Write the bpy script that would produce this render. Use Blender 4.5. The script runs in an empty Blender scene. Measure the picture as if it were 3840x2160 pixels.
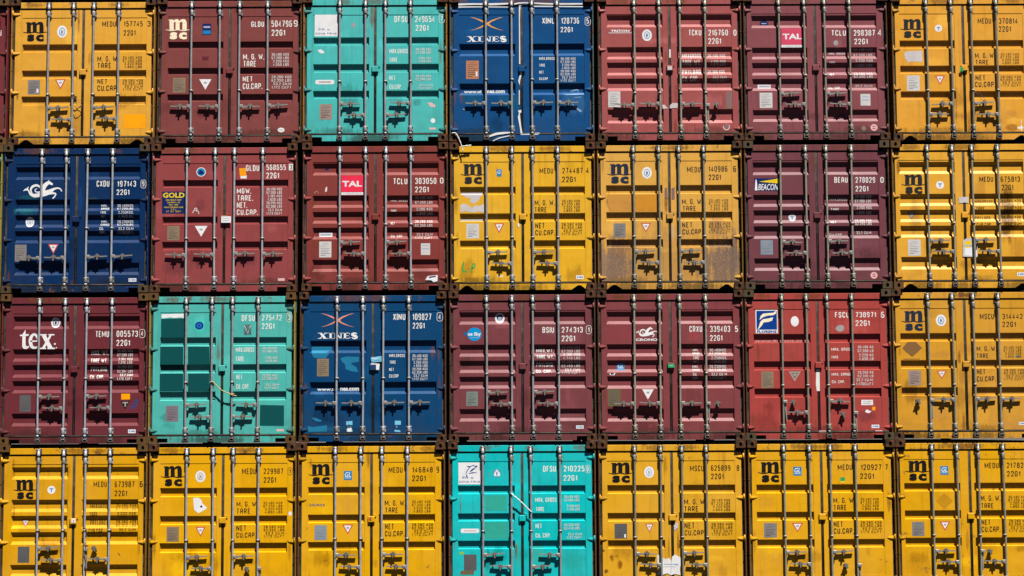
import bpy, bmesh, math, random
from mathutils import Vector, Matrix
random.seed(7)
scene = bpy.context.scene
COL = scene.collection

# ------------------------------------------------------------ camera, sky, sun, exposure
cam = bpy.data.cameras.new("camera")
cam.sensor_width = 36.0
cam.lens = 36.0 * 6376.803 / 3840.0
cam.clip_start = 0.5
cam.clip_end = 3000
camo = bpy.data.objects.new("camera", cam)
COL.objects.link(camo)
camo.matrix_world = (Matrix.Translation((-0.20555, -28.0, 2.64910)) @ Matrix.Rotation(-0.001552, 4, 'Z')
                     @ Matrix.Rotation(math.pi / 2 + 0.084301, 4, 'X') @ Matrix.Rotation(-0.004937, 4, 'Z'))
scene.camera = camo

SUN = Vector((0.48, -1.0, 2.32)).normalized()          # direction towards the sun
world = bpy.data.worlds.new("World")
scene.world = world
world.use_nodes = True
nt = world.node_tree
sky = nt.nodes.new('ShaderNodeTexSky')
sky.sky_type = 'NISHITA'
sky.sun_disc = False
sky.sun_elevation = math.asin(SUN.z)
sky.sun_rotation = math.atan2(SUN.x, SUN.y)
sky.altitude = 9000
sky.air_density = 0.3
sky.dust_density = 0.0
bg = nt.nodes['Background']
bg.inputs['Strength'].default_value = 0.05
nt.links.new(sky.outputs[0], bg.inputs[0])
sun = bpy.data.lights.new("sun", 'SUN')
sun.energy = 5.0
sun.angle = math.radians(0.5)
sun.color = (1.0, 0.96, 0.90)
suno = bpy.data.objects.new("sun", sun)
COL.objects.link(suno)
suno.rotation_euler = SUN.to_track_quat('Z', 'Y').to_euler()
suno.location = (6, -20, 30)
scene.view_settings.view_transform = 'Standard'
scene.view_settings.look = 'None'
scene.view_settings.exposure = 2.36
scene.view_settings.gamma = 1.0

# ------------------------------------------------------------ materials
def lin(c):
    def f(v):
        v = v / 255.0
        return v / 12.92 if v <= 0.04045 else ((v + 0.055) / 1.055) ** 2.4
    return tuple(f(v) for v in c)

ALB = 0.31
KA = ALB / 0.88
def alb(c, k=ALB):
    return tuple(min(0.92, v * k) for v in lin(c)) + (1.0,)

class NT:
    def __init__(self, name):
        self.m = bpy.data.materials.new(name)
        self.m.use_nodes = True
        self.t = self.m.node_tree
        self.b = self.t.nodes['Principled BSDF']
    def n(self, typ, **kw):
        o = self.t.nodes.new(typ)
        for k, v in kw.items():
            setattr(o, k, v)
        return o
    def l(self, a, b):
        self.t.links.new(a, b)
    def val(self, sock, v):
        if hasattr(v, 'is_linked') or hasattr(v, 'links'):
            self.l(v, sock)
        else:
            sock.default_value = v
    def math(self, op, a, b=0.0, clamp=False):
        o = self.n('ShaderNodeMath', operation=op, use_clamp=clamp)
        self.val(o.inputs[0], a); self.val(o.inputs[1], b)
        return o.outputs[0]
    def mix(self, f, a, b, blend='MIX'):
        o = self.n('ShaderNodeMix', data_type='RGBA', blend_type=blend)
        self.val(o.inputs[0], f); self.val(o.inputs[6], a); self.val(o.inputs[7], b)
        return o.outputs[2]
    def coords(self, off):
        tc = self.n('ShaderNodeTexCoord')
        mp = self.n('ShaderNodeMapping')
        mp.inputs['Location'].default_value = off
        self.l(tc.outputs['Object'], mp.inputs['Vector'])
        return tc.outputs['Object'], mp.outputs[0]
    def noise(self, vec, scale, detail=4.0, rough=0.55, stretch=None):
        if stretch:
            mp = self.n('ShaderNodeMapping')
            mp.inputs['Scale'].default_value = stretch
            self.l(vec, mp.inputs['Vector'])
            vec = mp.outputs[0]
        o = self.n('ShaderNodeTexNoise')
        o.inputs['Scale'].default_value = scale
        o.inputs['Detail'].default_value = detail
        o.inputs['Roughness'].default_value = rough
        self.l(vec, o.inputs['Vector'])
        return o.outputs['Fac']
    def ramp(self, v, a, b, c=0.0, d=1.0):
        o = self.n('ShaderNodeMapRange', interpolation_type='SMOOTHSTEP')
        self.val(o.inputs[0], v)
        o.inputs[1].default_value = a; o.inputs[2].default_value = b
        o.inputs[3].default_value = c; o.inputs[4].default_value = d
        return o.outputs[0]

RUST = (0.075 * KA, 0.026 * KA, 0.011 * KA, 1)
RUST2 = (0.17 * KA, 0.068 * KA, 0.024 * KA, 1)

def paint(name, rgb, seed, rust=0.15, blots=(), grime=0.3, fade=0.2, rough=0.45):
    """weathered container paint: fading, run-off streaks, rust specks, and dirt with a place of its own"""
    g = NT(name)
    rnd = random.Random(seed)
    raw, v = g.coords((rnd.uniform(-50, 50), rnd.uniform(-50, 50), rnd.uniform(-50, 50)))
    base = alb(rgb)
    grey = 0.3 * base[0] + 0.5 * base[1] + 0.2 * base[2]
    faded = tuple(0.90 * c + 0.10 * grey + 0.006 * KA for c in base[:3]) + (1,)
    dark = tuple(c * 0.80 for c in base[:3]) + (1,)
    c = g.mix(g.ramp(g.noise(v, 0.9, 5), 0.35, 0.70, 0, fade * 2), base, faded)
    c = g.mix(g.ramp(g.noise(v, 2.3, 6, 0.65), 0.50, 0.72, 0, 0.6), c, dark)
    # run-off streaks
    st = g.ramp(g.noise(v, 1.0, 5, 0.6, (16, 16, 0.7)), 0.52, 0.78, 0, grime)
    c = g.mix(st, c, (dark[0] * 0.60 + 0.012 * KA, dark[1] * 0.55 + 0.008 * KA, dark[2] * 0.52 + 0.006 * KA, 1))
    st2 = g.ramp(g.noise(v, 1.0, 4, 0.6, (30, 30, 0.5)), 0.58, 0.75, 0, grime * 0.8)
    c = g.mix(st2, c, faded)
    # low dust band near the foot of the doors
    sep = g.n('ShaderNodeSeparateXYZ'); g.l(raw, sep.inputs[0])
    foot = g.math('MULTIPLY', g.ramp(sep.outputs[2], 0.75, 0.0, 0, 1), g.ramp(g.noise(v, 3.0, 6, 0.7), 0.42, 0.70, 0, 0.55 * (0.5 + grime)))
    c = g.mix(foot, c, (dark[0] * 0.55 + 0.03 * KA, dark[1] * 0.5 + 0.022 * KA, dark[2] * 0.45 + 0.015 * KA, 1))
    nz = g.noise(v, 4.0, 6, 0.7)
    if blots:
        nv = g.noise(v, 1.0, 5, 0.65, (20, 20, 1.2)); nf = g.noise(v, 30, 5, 0.75)
    for (bx, bz, rx, rz, brgb, s) in blots:
        mp = g.n('ShaderNodeMapping', vector_type='POINT')
        mp.inputs['Location'].default_value = (-bx / rx, 0, -bz / rz)
        mp.inputs['Scale'].default_value = (1 / rx, 0, 1 / rz)
        g.l(raw, mp.inputs['Vector'])
        ln = g.n('ShaderNodeVectorMath', operation='LENGTH'); g.l(mp.outputs[0], ln.inputs[0])
        d = g.math('ADD', ln.outputs['Value'], g.math('ADD', g.math('MULTIPLY', g.math('SUBTRACT', nz, 0.5), 1.8), g.math('MULTIPLY', g.math('SUBTRACT', nv, 0.5), 2.2)))
        mk = g.math('MULTIPLY', g.ramp(d, 1.35, 0.45, 0, s), g.ramp(nf, 0.25, 0.6, 0.45, 1.0))
        c = g.mix(mk, c, alb(brgb))
    # rust: scattered specks and bigger clusters, with a brown run below
    big = g.ramp(g.noise(v, 1.6, 5, 0.6), 0.42, 0.68, 0, 1)
    speck = g.noise(v, 38.0, 3, 0.6)
    thr = 0.74 - 0.16 * rust
    m1 = g.math('MULTIPLY', g.ramp(speck, thr, thr + 0.05, 0, 1), big)
    m2 = g.ramp(g.noise(v, 5.5, 8, 0.72), 0.74 - 0.30 * rust, 0.80 - 0.22 * rust, 0, 1)
    rr = g.math('MAXIMUM', m1, g.math('MULTIPLY', m2, min(1.0, 0.35 + rust)), True)
    rc = g.mix(g.noise(v, 22, 4), RUST, RUST2)
    c = g.mix(rr, c, rc)
    g.l(c, g.b.inputs['Base Color'])
    g.l(g.math('ADD', rough, g.math('MULTIPLY', rr, 0.4), True), g.b.inputs['Roughness'])
    g.b.inputs['Specular IOR Level'].default_value = 0.07
    # hand-hammered unevenness of thin sheet steel
    bump = g.n('ShaderNodeBump')
    bump.inputs['Strength'].default_value = 0.35
    bump.inputs['Distance'].default_value = 0.02
    h = g.math('ADD', g.noise(v, 3.2, 2, 0.4), g.math('MULTIPLY', g.noise(v, 45, 3), 0.06))
    g.l(h, bump.inputs['Height'])
    g.l(bump.outputs[0], g.b.inputs['Normal'])
    return g.m

def steel(name, rgb, metal=0.35, rough=0.45, rust=0.25):
    g = NT(name)
    raw, v = g.coords((3, 7, 1))
    a = alb(rgb)
    c = g.mix(g.ramp(g.noise(v, 9, 5), 0.4, 0.7), a, tuple(x * 0.72 for x in a[:3]) + (1,))
    r = g.ramp(g.noise(v, 17, 6, 0.7), 0.70 - 0.2 * rust, 0.80 - 0.2 * rust)
    c = g.mix(r, c, RUST2)
    g.l(c, g.b.inputs['Base Color'])
    g.l(g.math('ADD', rough, g.math('MULTIPLY', r, 0.3)), g.b.inputs['Roughness'])
    g.l(g.math('MULTIPLY', g.math('SUBTRACT', 1.0, r), metal), g.b.inputs['Metallic'])
    return g.m

MATS = {}
def flat(key, rgb, wear=0.25, rough=0.5, k=ALB):
    """printed film or stencilled paint, worn through in small flakes and dulled by dirt"""
    if key in MATS:
        return MATS[key]
    g = NT(key)
    raw, v = g.coords((len(MATS) * 3.1, 0, 1.7))
    a = alb(rgb, k)
    c = g.mix(g.ramp(g.noise(v, 7, 6, 0.7), 0.42, 0.72, 0, 0.45), a, tuple(x * 0.7 + 0.008 * KA for x in a[:3]) + (1,))
    g.l(c, g.b.inputs['Base Color'])
    g.b.inputs['Roughness'].default_value = rough
    g.b.inputs['Specular IOR Level'].default_value = 0.05
    if wear:
        f = g.ramp(g.noise(v, 26, 5, 0.7), 0.74 - 0.10 * wear, 0.82 - 0.10 * wear, 1, 0)
        g.l(f, g.b.inputs['Alpha'])
    MATS[key] = g.m
    return g.m

FLAT = dict(
    w=((240, 238, 232), 0.4), ws=((225, 223, 220), 0.7), k=((26, 24, 26), 0.2), ks=((84, 62, 24), 0.9),
    n=((40, 40, 44), 0.5), ns=((122, 92, 44), 0.9), n2=((36, 46, 66), 0.7), cream=((255, 240, 205), 0.2),
    letter_white=((240, 240, 240), 0.2), decal_white=((236, 236, 238), 0.25), logo_pale=((170, 182, 205), 0.4), sign_grey=((165, 160, 160), 0.4),
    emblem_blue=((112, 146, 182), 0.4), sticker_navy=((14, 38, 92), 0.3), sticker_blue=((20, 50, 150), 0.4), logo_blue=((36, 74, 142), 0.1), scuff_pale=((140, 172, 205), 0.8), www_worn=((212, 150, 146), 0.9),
    logo_blue2=((8, 60, 140), 0.1), gl_blue=((25, 130, 190), 0.2), sky_blue=((0, 148, 212), 0.1), sky_dark=((0, 105, 170), 0.2),
    tal_red=((240, 50, 82), 0.1), tal_pink=((215, 75, 105), 0.2), warn_red=((205, 85, 72), 0.3), sign_yellow=((240, 205, 25), 0.2),
    orange_paint=((255, 165, 5), 0.1), x_orange=((238, 165, 80), 0.3), x_pink=((235, 150, 128), 0.2), tape=((232, 230, 228), 0.2),
    tape_dull=((205, 198, 198), 0.6), pill_white=((222, 226, 238), 0.2), pink_white=((225, 185, 185), 0.4), stain_red=((100, 38, 48), 0.5),
    stain_grey=((135, 108, 105), 0.9), plate_grey=((135, 130, 128), 0.2), plate_tan=((142, 122, 98), 0.5), plate_pink=((160, 138, 128), 0.4),
    plate_white=((208, 206, 204), 0.3), plate_blue=((130, 146, 160), 0.3), plate_dark=((92, 92, 94), 0.2), plate_green=((122, 135, 128), 0.3),
    plate_olive=((110, 98, 72), 0.3), plate_orange=((190, 125, 88), 0.3), plate_purple=((128, 118, 128), 0.3), plate_print=((112, 108, 106), 0.9), plate_print_pale=((172, 170, 168), 0.9),
    green_sticker=((40, 165, 95), 0.1), black_film=((22, 18, 20), 0.1), scrawl_green=((88, 165, 70), 0.3), dark_teal=((6, 78, 80), 0.55),
    sticker_cyan=((120, 195, 225), 0.3), sticker_grey=((85, 120, 120), 0.6), scuff_blue=((34, 122, 160), 0.4), patch_orange=((208, 140, 42), 0.1),
    patch_tan=((205, 145, 65), 0.4), patch_green=((50, 170, 152), 0.7), patch_green_dark=((28, 130, 120), 0.5), patch_brown=((200, 142, 22), 0.9),
    mark_brown=((135, 98, 60), 0.3), teal_spot=((40, 130, 135), 0.2), lime=((150, 185, 60), 0.2))
def fm(key):
    r, w = FLAT[key]
    return flat(key, r, w)

M_BAR = [steel("galvanised_steel", (166, 169, 176), 0.1, 0.45, 0.10), steel("galvanised_steel_weathered", (148, 150, 152), 0.1, 0.5, 0.3),
         steel("galvanised_steel_dull", (146, 145, 126), 0.1, 0.5, 0.30), steel("galvanised_steel_stained", (132, 130, 112), 0.1, 0.55, 0.5)]
M_FIT = steel("fitting_steel", (142, 138, 130), 0.15, 0.5, 0.45)
M_CATCH = steel("catch_steel", (108, 102, 92), 0.2, 0.6, 0.6)
M_DARK = steel("fitting_dark", (62, 52, 42), 0.1, 0.7, 0.8)
M_UNDER = steel("underframe_steel", (30, 26, 22), 0.0, 0.9, 0.6)
M_ROPE = flat("rope_fibre", (190, 165, 110), 0, 0.9)
M_STRAP = flat("strap_white", (225, 228, 222), 0, 0.7)
def gasket_material():
    g = NT("door_rubber")
    raw, v = g.coords((0, 0, 0))
    c = g.mix(g.ramp(g.noise(v, 3, 6, 0.7), 0.4, 0.65), alb((44, 41, 40)), alb((84, 74, 62)))
    g.b.inputs['Specular IOR Level'].default_value = 0.1
    g.l(c, g.b.inputs['Base Color']); g.b.inputs['Roughness'].default_value = 0.7
    return g.m
M_RUB = gasket_material()
def ground_material():
    g = NT("yard_asphalt")
    raw, v = g.coords((0, 0, 0))
    c = g.mix(g.ramp(g.noise(v, 0.35, 8, 0.65), 0.35, 0.7), (0.024, 0.022, 0.021, 1), (0.045, 0.042, 0.039, 1))
    c = g.mix(g.ramp(g.noise(v, 40, 3), 0.55, 0.7, 0, 0.4), c, (0.08, 0.075, 0.07, 1))
    g.l(c, g.b.inputs['Base Color']); g.b.inputs['Roughness'].default_value = 0.95
    g.b.inputs['Specular IOR Level'].default_value = 0.0
    return g.m

# ------------------------------------------------------------ mesh helpers
class MB:
    def __init__(self):
        self.v, self.f, self.mi, self.sm = [], [], [], []
    def face(self, pts, mi=0, smooth=False):
        i = len(self.v)
        self.v += [tuple(p) for p in pts]
        self.f.append(tuple(range(i, i + len(pts)))); self.mi.append(mi); self.sm.append(smooth)
    def box(self, x0, x1, y0, y1, z0, z1, mi=0, bev=0.0):
        b = min(bev, (x1 - x0) * .45, (y1 - y0) * .45, (z1 - z0) * .45)
        if b <= 0:
            p = [(x, y, z) for x in (x0, x1) for y in (y0, y1) for z in (z0, z1)]
            for q in ((0, 4, 5, 1), (2, 3, 7, 6), (0, 1, 3, 2), (4, 6, 7, 5), (0, 2, 6, 4), (1, 5, 7, 3)):
                self.face([p[k] for k in q], mi)
            return
        # front edges chamfered
        a = [(x0, y1), (x0, y0 + b), (x0 + b, y0), (x1 - b, y0), (x1, y0 + b), (x1, y1)]
        self.face([(x0 + b, y0, z0 + b), (x1 - b, y0, z0 + b), (x1 - b, y0, z1 - b), (x0 + b, y0, z1 - b)], mi)
        F = [(x0 + b, y0, z0 + b), (x1 - b, y0, z0 + b), (x1 - b, y0, z1 - b), (x0 + b, y0, z1 - b)]
        G = [(x0, y0 + b, z0), (x1, y0 + b, z0), (x1, y0 + b, z1), (x0, y0 + b, z1)]
        B = [(x0, y1, z0), (x1, y1, z0), (x1, y1, z1), (x0, y1, z1)]
        for k in range(4):
            j = (k + 1) % 4
            self.face([F[k], G[k], G[j], F[j]], mi)
            self.face([G[k], B[k], B[j], G[j]], mi)
        self.face(B[::-1], mi)
    def prism(self, poly, y0, y1, mi=0):
        """polygon in x,z pushed back along y"""
        n = len(poly)
        self.face([(x, y0, z) for x, z in poly], mi)
        self.face([(x, y1, z) for x, z in poly][::-1], mi)
        for k in range(n):
            a, b = poly[k], poly[(k + 1) % n]
            self.face([(a[0], y0, a[1]), (a[0], y1, a[1]), (b[0], y1, b[1]), (b[0], y0, b[1])], mi)
    def tube(self, pts, rad, n=10, mi=0, cap=True):
        pts = [Vector(p) for p in pts]
        if not isinstance(rad, (list, tuple)):
            rad = [rad] * len(pts)
        rings = []
        for i, p in enumerate(pts):
            d = (pts[min(i + 1, len(pts) - 1)] - pts[max(i - 1, 0)]).normalized()
            u = d.cross(Vector((0, 1, 0)))
            if u.length < 1e-3:
                u = d.cross(Vector((1, 0, 0)))
            u.normalize(); w = d.cross(u)
            rings.append([p + (u * math.cos(2 * math.pi * k / n) + w * math.sin(2 * math.pi * k / n)) * rad[i] for k in range(n)])
        base = len(self.v)
        for r in rings:
            self.v += [tuple(q) for q in r]
        for i in range(len(rings) - 1):
            for k in range(n):
                a = base + i * n + k; b = base + i * n + (k + 1) % n
                self.f.append((a, b, b + n, a + n)); self.mi.append(mi); self.sm.append(True)
        if cap:
            self.face(rings[0], mi); self.face(rings[-1][::-1], mi)
    def mesh(self, name, mats=()):
        me = bpy.data.meshes.new(name)
        me.from_pydata(self.v, [], self.f)
        for m in mats:
            me.materials.append(m)
        me.polygons.foreach_set('material_index', self.mi)
        me.polygons.foreach_set('use_smooth', self.sm)
        bm = bmesh.new(); bm.from_mesh(me)
        bmesh.ops.remove_doubles(bm, verts=bm.verts, dist=0.00005)
        bmesh.ops.recalc_face_normals(bm, faces=bm.faces)
        bm.to_mesh(me); bm.free()
        return me

def link(name, me, parent, mat=None, loc=None, rot=None):
    o = bpy.data.objects.new(name, me)
    COL.objects.link(o)
    o.parent = parent
    if loc: o.location = loc
    if rot: o.rotation_euler = rot
    if mat is not None:
        o.material_slots[0].link = 'OBJECT'
        o.material_slots[0].material = mat
    return o

# ------------------------------------------------------------ shape constants (metres, container frame: front at y=0)
W, H = 1.215, 2.476
YF, YD, YR = 0.055, 0.060, 0.103
DOOR_Z0, DOOR_Z1 = 0.147, 2.284
PZ0, PZ1 = 0.281, 2.154
YB = 0.010                                   # locking bar centre line
DUMMY = bpy.data.materials.new("bare_steel")

def shared_meshes():
    S = {}
    # corner casting: block with an oval front hole into a dark pocket
    m = MB()
    cx, cz, hw, hh = 0.0, 0.0, 0.081, 0.059
    n = 20
    ring, sq, rin = [], [], []
    for k in range(n):
        a = 2 * math.pi * k / n
        c, s = math.cos(a), math.sin(a)
        ring.append((0.026 * c, 0.0, 0.034 * s))
        rin.append((0.026 * c, 0.045, 0.034 * s))
        t = min(hw / abs(c) if abs(c) > 1e-6 else 9, hh / abs(s) if abs(s) > 1e-6 else 9)
        sq.append((t * c, 0.0, t * s))
    corners = [(hw, 0, hh), (-hw, 0, hh), (-hw, 0, -hh), (hw, 0, -hh)]
    for k in range(n):
        j = (k + 1) % n
        m.face([ring[k], sq[k], sq[j], ring[j]])
        m.face([ring[k], ring[j], rin[j], rin[k]])
        if abs(sq[k][0] - sq[j][0]) > 1e-6 and abs(sq[k][2] - sq[j][2]) > 1e-6:
            c = min(corners, key=lambda q: (Vector(q) - Vector(sq[k])).length)
            m.face([sq[k], c, sq[j]])
    m.face(rin)
    for (a, b) in ((0, 1), (1, 2), (2, 3), (3, 0)):
        p, q = corners[a], corners[b]
        m.face([p, q, (q[0], .178, q[2]), (p[0], .178, p[2])])
    m.face([(x, .178, z) for x, _, z in corners][::-1])
    S['casting'] = m.mesh('corner_casting', [DUMMY])
    # hinge (right-pointing blade, for the left post)
    for key, sg in (('hinge_l', 1), ('hinge_r', -1)):
        m = MB()
        def X(x): return sg * x
        prof = [(0.0, 0.026, 0.020), (0.045, 0.027, 0.020), (0.10, 0.021, 0.015), (0.142, 0.010, 0.006)]
        rows = []
        for x, h, d in prof:
            rows.append([(X(x), YF + .004, h), (X(x), YF - d * .55, h * .75), (X(x), YF - d, -h * .45), (X(x), YF - d * .8, -h), (X(x), YF + .004, -h)])
        for i in range(len(rows) - 1):
            for k in range(4):
                m.face([rows[i][k], rows[i + 1][k], rows[i + 1][k + 1], rows[i][k + 1]])
        m.face(rows[0]); m.face(rows[-1][::-1])
        m.tube([(X(.022), .026, -.055), (X(.022), .026, .055)], .015, 10)
        S[key] = m.mesh('hinge', [DUMMY])
    # locking bar, straight or a little bowed
    for kb, bow in enumerate((0.0, .006, -.005, .003)):
        m = MB()
        n = 9
        pts = [(0, 0, .075), (0, 0, .085)] + [(bow * math.sin(math.pi * q / n) + bow * .4 * math.sin(2.3 * math.pi * q / n), 0, .15 + (2.30 - .15) * q / n) for q in range(n + 1)] + [(0, 0, 2.385), (0, 0, 2.395)]
        m.tube(pts, [.015] + [.0172] * (len(pts) - 2) + [.015], 14)
        m.tube([(0, 0, 2.285), (0, 0, 2.30), (0, 0, 2.37)], [.026, .026, .0176], 12)
        m.tube([(0, 0, .150), (0, 0, .135), (0, 0, .095)], [.026, .026, .0176], 12)
        m.box(-.022, .022, -.012, .014, 2.388, 2.402, 0, .004)
        m.box(-.022, .022, -.012, .014, .068, .082, 0, .004)
        m.box(.004, .034, -.008, .016, 2.372, 2.386, 0)
        m.box(.004, .034, -.008, .016, .084, .098, 0)
        S['bar%d' % kb] = m.mesh('locking_bar', [DUMMY])
    # bar bracket: plate, hump, bolts
    m = MB()
    m.box(-.042, .042, YF - .012, YF + .001, -.050, .050, 0, .004)
    m.tube([(0, YB, -.044), (0, YB, -.036), (0, YB, .036), (0, YB, .044)], [.0235, .0265, .0265, .0235], 12)
    m.box(-.024, .024, YB, YF - .010, -.036, .036, 0)
    for sx in (-1, 1):
        for sz in (-1, 1):
            m.tube([(sx * .033, YF - .010, sz * .036), (sx * .033, YF - .026, sz * .036)], .0085, 6)
    S['bracket'] = m.mesh('bar_bracket', [DUMMY])
    # cam keeper on header or sill (dark)
    m = MB()
    for sx in (-1, 1):
        m.box(sx * .034 - .010, sx * .034 + .010, .004, .047, -.040, .040, 0, .004)
    m.box(-.024, .024, .034, .047, -.040, .040)
    m.box(-.024, .024, .012, .036, .028, .040)
    S['keeper'] = m.mesh('cam_keeper', [DUMMY])
    # mid guide
    m = MB()
    m.box(-.031, .031, YF - .008, YF + .001, -.022, .022)
    m.tube([(0, YB, -.014), (0, YB, .014)], .0255, 12)
    m.box(-.020, .020, YB, YF - .006, -.010, .010)
    m.tube([(-.026, YF - .006, 0), (-.026, YF - .020, 0)], .007, 6)
    m.tube([(.026, YF - .006, 0), (.026, YF - .020, 0)], .007, 6)
    S['guide'] = m.mesh('bar_guide', [DUMMY])
    # handles
    for key, sg in (('handle_R', 1), ('handle_L', -1)):
        m = MB()
        def bx(x0, x1, *r):
            a, b = sorted((sg * x0, sg * x1)); m.box(a, b, *r)
        bx(.012, .068, -.016, .012, -.033, .033, 0, .006)
        m.tube([(sg * .042, -.014, 0), (sg * .042, -.024, 0)], .015, 10)
        m.tube([(sg * .042, -.022, 0), (sg * .042, -.026, 0)], .007, 8)
        a = [(.056, .018), (.13, .014), (.20, .010), (.345, .0085)]
        for (xa, ha), (xb, hb) in zip(a, a[1:]):
            za, zb = .016 * (xa - .05) / .3, .016 * (xb - .05) / .3
            ya, yb = .010, .010
            P = [(sg * xa, ya, za - ha), (sg * xa, ya, za + ha), (sg * xa, ya + .027, za + ha), (sg * xa, ya + .027, za - ha)]
            Q = [(sg * xb, yb, zb - hb), (sg * xb, yb, zb + hb), (sg * xb, yb + .027, zb + hb), (sg * xb, yb + .027, zb - hb)]
            for k in range(4):
                m.face([P[k], P[(k + 1) % 4], Q[(k + 1) % 4], Q[k]])
            m.face(Q)
        S[key] = m.mesh('door_handle', [DUMMY])
    # handle catch: hub on the door with a swivelling seal flap
    m = MB()
    m.box(-.020, .020, YF - .008, YF + .001, -.050, .032, 0, .003)
    m.box(-.024, .024, .000, YF - .006, -.030, -.012, 0, .004)
    m.tube([(0, YF, -.028), (0, -.006, -.028)], .017, 10)
    m.box(-.014, .014, -.012, YF - .006, .014, .024, 0)
    m.tube([(0, -.014, .030), (0, .012, .030)], .015, 10)
    m.box(-.012, .012, -.016, -.010, -.056, .034, 0)
    m.prism([(-.052, -.006), (.052, -.006), (.046, .010), (.018, .030), (-.018, .030), (-.046, .010)], -.010, -.002)
    m.prism([(-.034, -.052), (.034, -.052), (.022, -.018), (-.022, -.018)], .012, .034)
    m.face([(-.03, -.004, -.018), (-.012, -.008, .004), (-.008, -.008, -.02)])
    m.face([(.03, -.004, -.018), (.012, -.008, .004), (.008, -.008, -.02)])
    S['catch'] = m.mesh('handle_catch', [DUMMY])
    # gasket lock plate that laps over the door joint
    m = MB()
    m.box(-.058, .052, .022, .050, -.050, .050, 0, .008)
    m.box(.030, .075, .040, .056, .035, .085, 0, .004)
    S['lock'] = m.mesh('lock_plate', [DUMMY])
    # side wall: vertical corrugations
    m = MB()
    x0, x1 = W - .012, W - .046
    pts, y = [], .16
    while y < 5.85:
        pts += [(x0, y), (x0, y + .07), (x1, y + .14), (x1, y + .21)]
        y += .28
    pts.append((x0, 5.90))
    for (a, b), (c, d) in zip(pts, pts[1:]):
        m.face([(a, b, .14), (c, d, .14), (c, d, H - .10), (a, b, H - .10)])
    m.box(W - .060, W - .008, .10, 5.95, .03, .14)
    m.box(W - .060, W - .008, .10, 5.95, H - .10, H - .045)
    S['wall'] = m.mesh('side_wall', [DUMMY])
    m = MB()
    y, pts = .12, []
    while y < 5.85:
        pts += [(y, H - .045), (y + .06, H - .045), (y + .10, H - .028), (y + .20, H - .028), (y + .24, H - .045)]
        y += .28
    for (a, b), (c, d) in zip(pts, pts[1:]):
        m.face([(-W + .05, a, b), (W - .05, a, b), (W - .05, c, d), (-W + .05, c, d)])
    S['roof'] = m.mesh('roof', [DUMMY])
    m = MB()
    m.box(-W + .06, W - .06, .125, 5.95, .10, .13)
    for k in range(18):
        m.box(-W + .06, W - .06, .30 + k * .31, .35 + k * .31, .012, .10)
    S['floor'] = m.mesh('underframe', [DUMMY])
    m = MB()
    for k in range(9):
        x = -W + .06 + k * .26
        m.box(x, x + .13, 5.93, 5.97, .05, H - .05); m.box(x + .13, min(x + .26, W - .06), 5.95, 5.96, .05, H - .05)
    S['back'] = m.mesh('end_wall', [DUMMY])
    for key, sg in (('post_l', -1), ('post_r', 1)):
        m = MB()
        pl = [(1.207, .16), (1.207, .026), (1.201, .015), (1.192, .012), (1.184, .018), (1.180, .030), (1.180, .082), (1.142, .094), (1.142, .16)]
        z0, z1 = .118, H - .118
        for k in range(len(pl) - 1):
            a, b = pl[k], pl[k + 1]
            m.face([(sg * a[0], a[1], z0), (sg * b[0], b[1], z0), (sg * b[0], b[1], z1), (sg * a[0], a[1], z1)])
        for zz in (.62, 1.25, 1.83):
            m.box(*sorted((sg * 1.178, sg * 1.206)), .009, .03, zz, zz + .012)
        S[key] = m.mesh('corner_post', [DUMMY])
    m = MB()
    m.box(-1.053, 1.053, .045, .13, 2.314, H - .062, 0, .004)
    S['header'] = m.mesh('header', [DUMMY])
    for key in ('rect', 'tri'):
        m = MB()
        b, t = .010, .110
        if key == 'rect':
            pl = [(-.885, b), (.885, b), (.885, .078), (1.053, .078), (1.053, t), (-1.053, t), (-1.053, .078), (-.885, .078)]
        else:
            pl = [(-.80, b), (.80, b), (.905, .082), (.955, .082), (1.05, b), (1.053, b), (1.053, t), (-1.053, t), (-1.053, b), (-1.05, b), (-.955, .082), (-.905, .082)]
        m.prism(pl, .038, .10)
        S['sill_' + key] = m.mesh('bottom_sill', [DUMMY])
    # gasket strips
    m = MB()
    m.box(-1.178, -1.142, .072, .10, .118, H - .118)
    m.box(1.142, 1.178, .072, .10, .118, H - .118)
    m.box(-.0225, .0225, .066, .10, .110, 2.314)
    m.tube([(-.012, .064, .12), (-.012, .064, 2.30)], .007, 6)
    m.tube([(.010, .065, .12), (.010, .065, 2.30)], .006, 6)
    m.box(-1.141, 1.141, .060, .10, 2.2845, 2.3135)
    m.box(-1.141, 1.141, .056, .10, .1105, .1465)
    m.tube([(-1.141, .056, .130), (1.141, .056, .130)], .009, 6)
    S['gasket'] = m.mesh('door_gasket', [DUMMY])
    return S
S = shared_meshes()

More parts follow.
